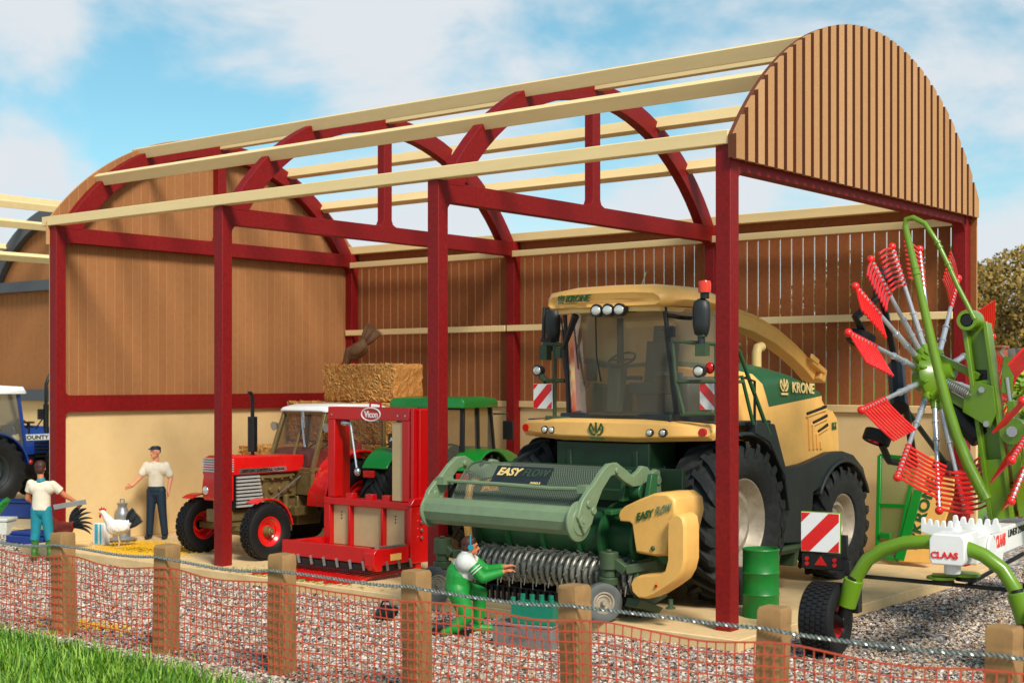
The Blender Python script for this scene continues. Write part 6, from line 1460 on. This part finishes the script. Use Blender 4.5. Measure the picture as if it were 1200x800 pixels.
# netting on the camera side of the posts
def fpt(s, z, off=-.135): # s in post units
    p = FP0+stp*s; w = .018*math.sin(s*5.1+z*3)+.012*math.sin(s*13+z*6); sag = .022*math.sin(s*2*PI+.5)+.012*math.sin(s*7.7)
    return V((p.x, p.y+off+w*(1 if abs((s+.5)%1-.5) > .1 else .3), z+sag*(z+.15)))
b = MB(); rows = 11; zs = [-.13+.0975*k for k in range(rows)]
def ribbon(pts, wd, th, nv):
    n = len(pts); vs = []
    for i in range(n):
        a = pts[max(i-1,0)]; c_ = pts[min(i+1,n-1)]; d_ = (c_-a).normalized(); sd = d_.cross(nv).normalized()*wd/2; q = nv*th/2
        vs += [pts[i]-sd-q, pts[i]+sd-q, pts[i]+sd+q, pts[i]-sd+q]
    b.add(vs, [(i*4+j,i*4+(j+1)%4,(i+1)*4+(j+1)%4,(i+1)*4+j) for i in range(n-1) for j in range(4)])
nv = V((0,-1,0)); s0,s1 = -1.0,6.9; cell = .047
for z in zs: ribbon([fpt(s0+(s1-s0)*i/300, z) for i in range(301)], .0125 if z < .8 else .017, .005, nv)
n = int((s1-s0)/cell)
for k in range(n+1):
    s = s0+k*cell; ribbon([fpt(s+.004*math.sin(z*9+s), z)+V((0,.004,0)) for z in [zs[0]+(zs[-1]-zs[0])*i/10 for i in range(11)]], .012, .005, nv)
o = b.build('safety_netting', M['net'], None, smooth=0); tag(o,'orange plastic safety netting stretched along the timber posts','netting')
# twisted wire
b = MB(); N_ = 1500; pts = []
for i in range(N_+1):
    s = -1.1+8.2*i/N_; fr_ = s-math.floor(s); p = FP0+stp*s
    z = 1.0-.055*math.sin(fr_*PI)**1.0*(1 if int(math.floor(s))%2 else .5) + .012*math.sin(s*6)
    pts.append(V((p.x,p.y-.125-.008,z)))
for ph in (0,PI):
    q = [p+V((0,math.cos(i*.75+ph),math.sin(i*.75+ph)))*.011 for i,p in enumerate(pts)]
    b.tube(q,.0095,5)
o = b.build('twisted_wire', M['wire'], None, smooth=60); tag(o,'grey two strand twisted wire running along the fence post tops','wire')

# ------------------------------------------------------------ far background
def leaf_crown(name, label, x, y, z0, z1, rx, ry, seed, cols, n=9000, tr=True, cat='tree', group=None, leaf=.16):
    r_ = random.Random(seed); t = thing(name, label, cat, (x,y,GZ), 0, group)
    cl = [(r_.uniform(-1,1)*rx*.75, r_.uniform(-1,1)*ry*.75, z0+(z1-z0)*(.12+.76*r_.random())**.85, r_.uniform(.22,.42)*min(rx,(z1-z0)*.5)) for _ in range(34)]
    cl = [(a,b_,min(c_, z0+(z1-z0)*(1-.35*(a/rx)**2)-d_*.6),d_) for a,b_,c_,d_ in cl]
    b = MB()
    for _ in range(n):
        a,b_,c_,d_ = cl[r_.randrange(len(cl))]
        th = r_.uniform(0,2*PI); ph = math.acos(r_.uniform(-1,1)); rr_ = d_*(.55+.5*r_.random()**.6)
        p = V((a+rr_*math.sin(ph)*math.cos(th), b_+rr_*math.sin(ph)*math.sin(th), c_+rr_*math.cos(ph)))
        e1 = V((r_.gauss(0,1),r_.gauss(0,1),r_.gauss(0,1))).normalized(); e2 = e1.orthogonal().normalized(); s_ = leaf*r_.uniform(.5,1.2); k = len(b.v)
        b.v += [p-e1*s_,p-e2*s_*.6,p+e1*s_,p+e2*s_*.6+e1.cross(e2)*s_*.3]; b.f.append([k,k+1,k+2,k+3]); b.m.append(r_.choices(range(len(cols)),[3,3,2][:len(cols)])[0])
    b.build('crown', cols, t, smooth=0, recalc=False)
    if tr:
        b = MB(); b.tube([(0,0,0),(.05,0,z1*.3),(0,.1,z1*.7)],[.28,.2,.08],10)
        for k in range(6): a = k*1.05; b.tube([(0,0,z1*(.25+.05*k)),(math.cos(a)*rx*.3,math.sin(a)*ry*.3,z1*(.45+.05*k)),(math.cos(a)*rx*.6,math.sin(a)*ry*.6,z1*(.6+.05*k))],[.12,.08,.03],7)
        b.build('trunk', mat('bark%d'%seed,(92,70,48),.9,var=.25,sc=8), t)
    return t
LO = [mat('ochre_leaf',(146,116,44),.8,var=.3,sc=1.5), mat('olive_leaf',(112,96,36),.8,var=.3,sc=1.5), mat('tan_leaf',(170,138,66),.8,var=.3,sc=1.5)]
G_ = 'ochre trees beyond the barn'
for i,(x,y,h_,rx,lab) in enumerate(((-15.5,31.5,5.9,3.6,'ochre tree far behind the back wall slats, leftmost of its row'),(-10.6,30.5,7.4,3.6,'tall ochre tree right behind the rear barn post'),(-6.0,29.5,7.2,3.4,'ochre bushy tree at the right picture edge above the wall'),(-1.5,31,7.0,3.6,'ochre tree just past the right picture edge'),(3.5,32,7.3,3.8,'ochre tree furthest right beyond the wall'))):
    leaf_crown('bushy_tree', lab, x, y, .6, h_, rx, 2.6, 20+i, LO, 26000, group=G_, leaf=.09)
b = MB(); b.bx(-22,26,24.0,24.5,GZ,3.95); o = b.build('stone_wall', noise_ground('grey_stone', [(132,128,122),(112,108,104),(150,146,138),(98,94,92),(124,114,104)], 3.5, .6), smooth=0); tag(o,'long grey stone wall behind the grass bank at the right','wall')
t_ = at(1171,440,y=23.8); b = MB(); b.bx(t_.x-.22,t_.x+.22,23.4,23.85,GZ,3.95); b.bx(t_.x-.26,t_.x+.26,23.36,23.88,3.95,4.02); o = b.build('brick_pillar', M['brick'], None, bevel=.01); tag(o,'red brick pillar standing against the grey stone wall','pillar')
GB = mat('bank_grass',(92,130,48),.95,var=.3,sc=1.2,bump=.6,bsc=6,dirt=((128,150,74),.5,2))
b = MB(); nx,ny = 60,14
for i in range(nx+1):
    for j in range(ny+1):
        x = -22+48*i/nx; y = 15+8.9*j/ny; u_ = j/ny; z = GZ-.03+3.15*(u_*u_*(3-2*u_))+.10*math.sin(x*1.3+j)+.08*math.sin(x*3.1-j*2) if j > 0 else GZ-.05
        b.v.append(V((x,y,z)))
for i in range(nx):
    for j in range(ny): k = i*(ny+1)+j; b.f.append([k,k+ny+1,k+ny+2,k+1]); b.m.append(0)
tag(b.build('grass_bank', GB, smooth=60), kind='structure')
YG = [mat('yellow_green_leaf',(176,186,40),.7,var=.25,sc=2), mat('fresh_green_leaf',(118,156,44),.7,var=.25,sc=2), mat('pale_green_leaf',(150,170,90),.7,var=.2,sc=2)]
for i,(px,py,y,r1,lab) in enumerate(((1184,492,18.2,.75,'yellow green shrub low on the bank right of the lime frame'),(1170,455,21.5,.9,'green shrub high on the bank below the brick pillar'),(1205,470,20,1.0,'pale green shrub at the right picture edge'))):
    p = at(px,py,y=y); leaf_crown('shrub', lab, p.x, y, p.z-GZ-r1*.7, p.z-GZ+r1*.7, r1, r1, 60+i, YG, 1600, tr=False, cat='shrub', leaf=.10, group='shrubs on the grass bank')
for i,(px,py,y) in enumerate(((1187,535,14.2),(1198,545,13.6),(1176,525,14.8))):
    p = at(px,py,y=y); q = MB(); rr_ = random.Random(i); q.ball((0,0,0),(.5,.4,.32),9,6)
    q.v = [V((v_.x*rr_.uniform(.8,1.15),v_.y*rr_.uniform(.8,1.15),v_.z*rr_.uniform(.8,1.15))) for v_ in q.v]
    o = q.build('boulder', mat('pale_boulder%d'%i,(150,150,142),.9,var=.2,sc=3,bump=.5,bsc=12), None, smooth=30); o.location = (p.x,y,GZ+.12); tag(o,('pale boulder at the foot of the bank, middle one','pale boulder nearest the right picture edge','pale boulder closest to the rear barn post')[i],'boulder','boulders at the foot of the grass bank')
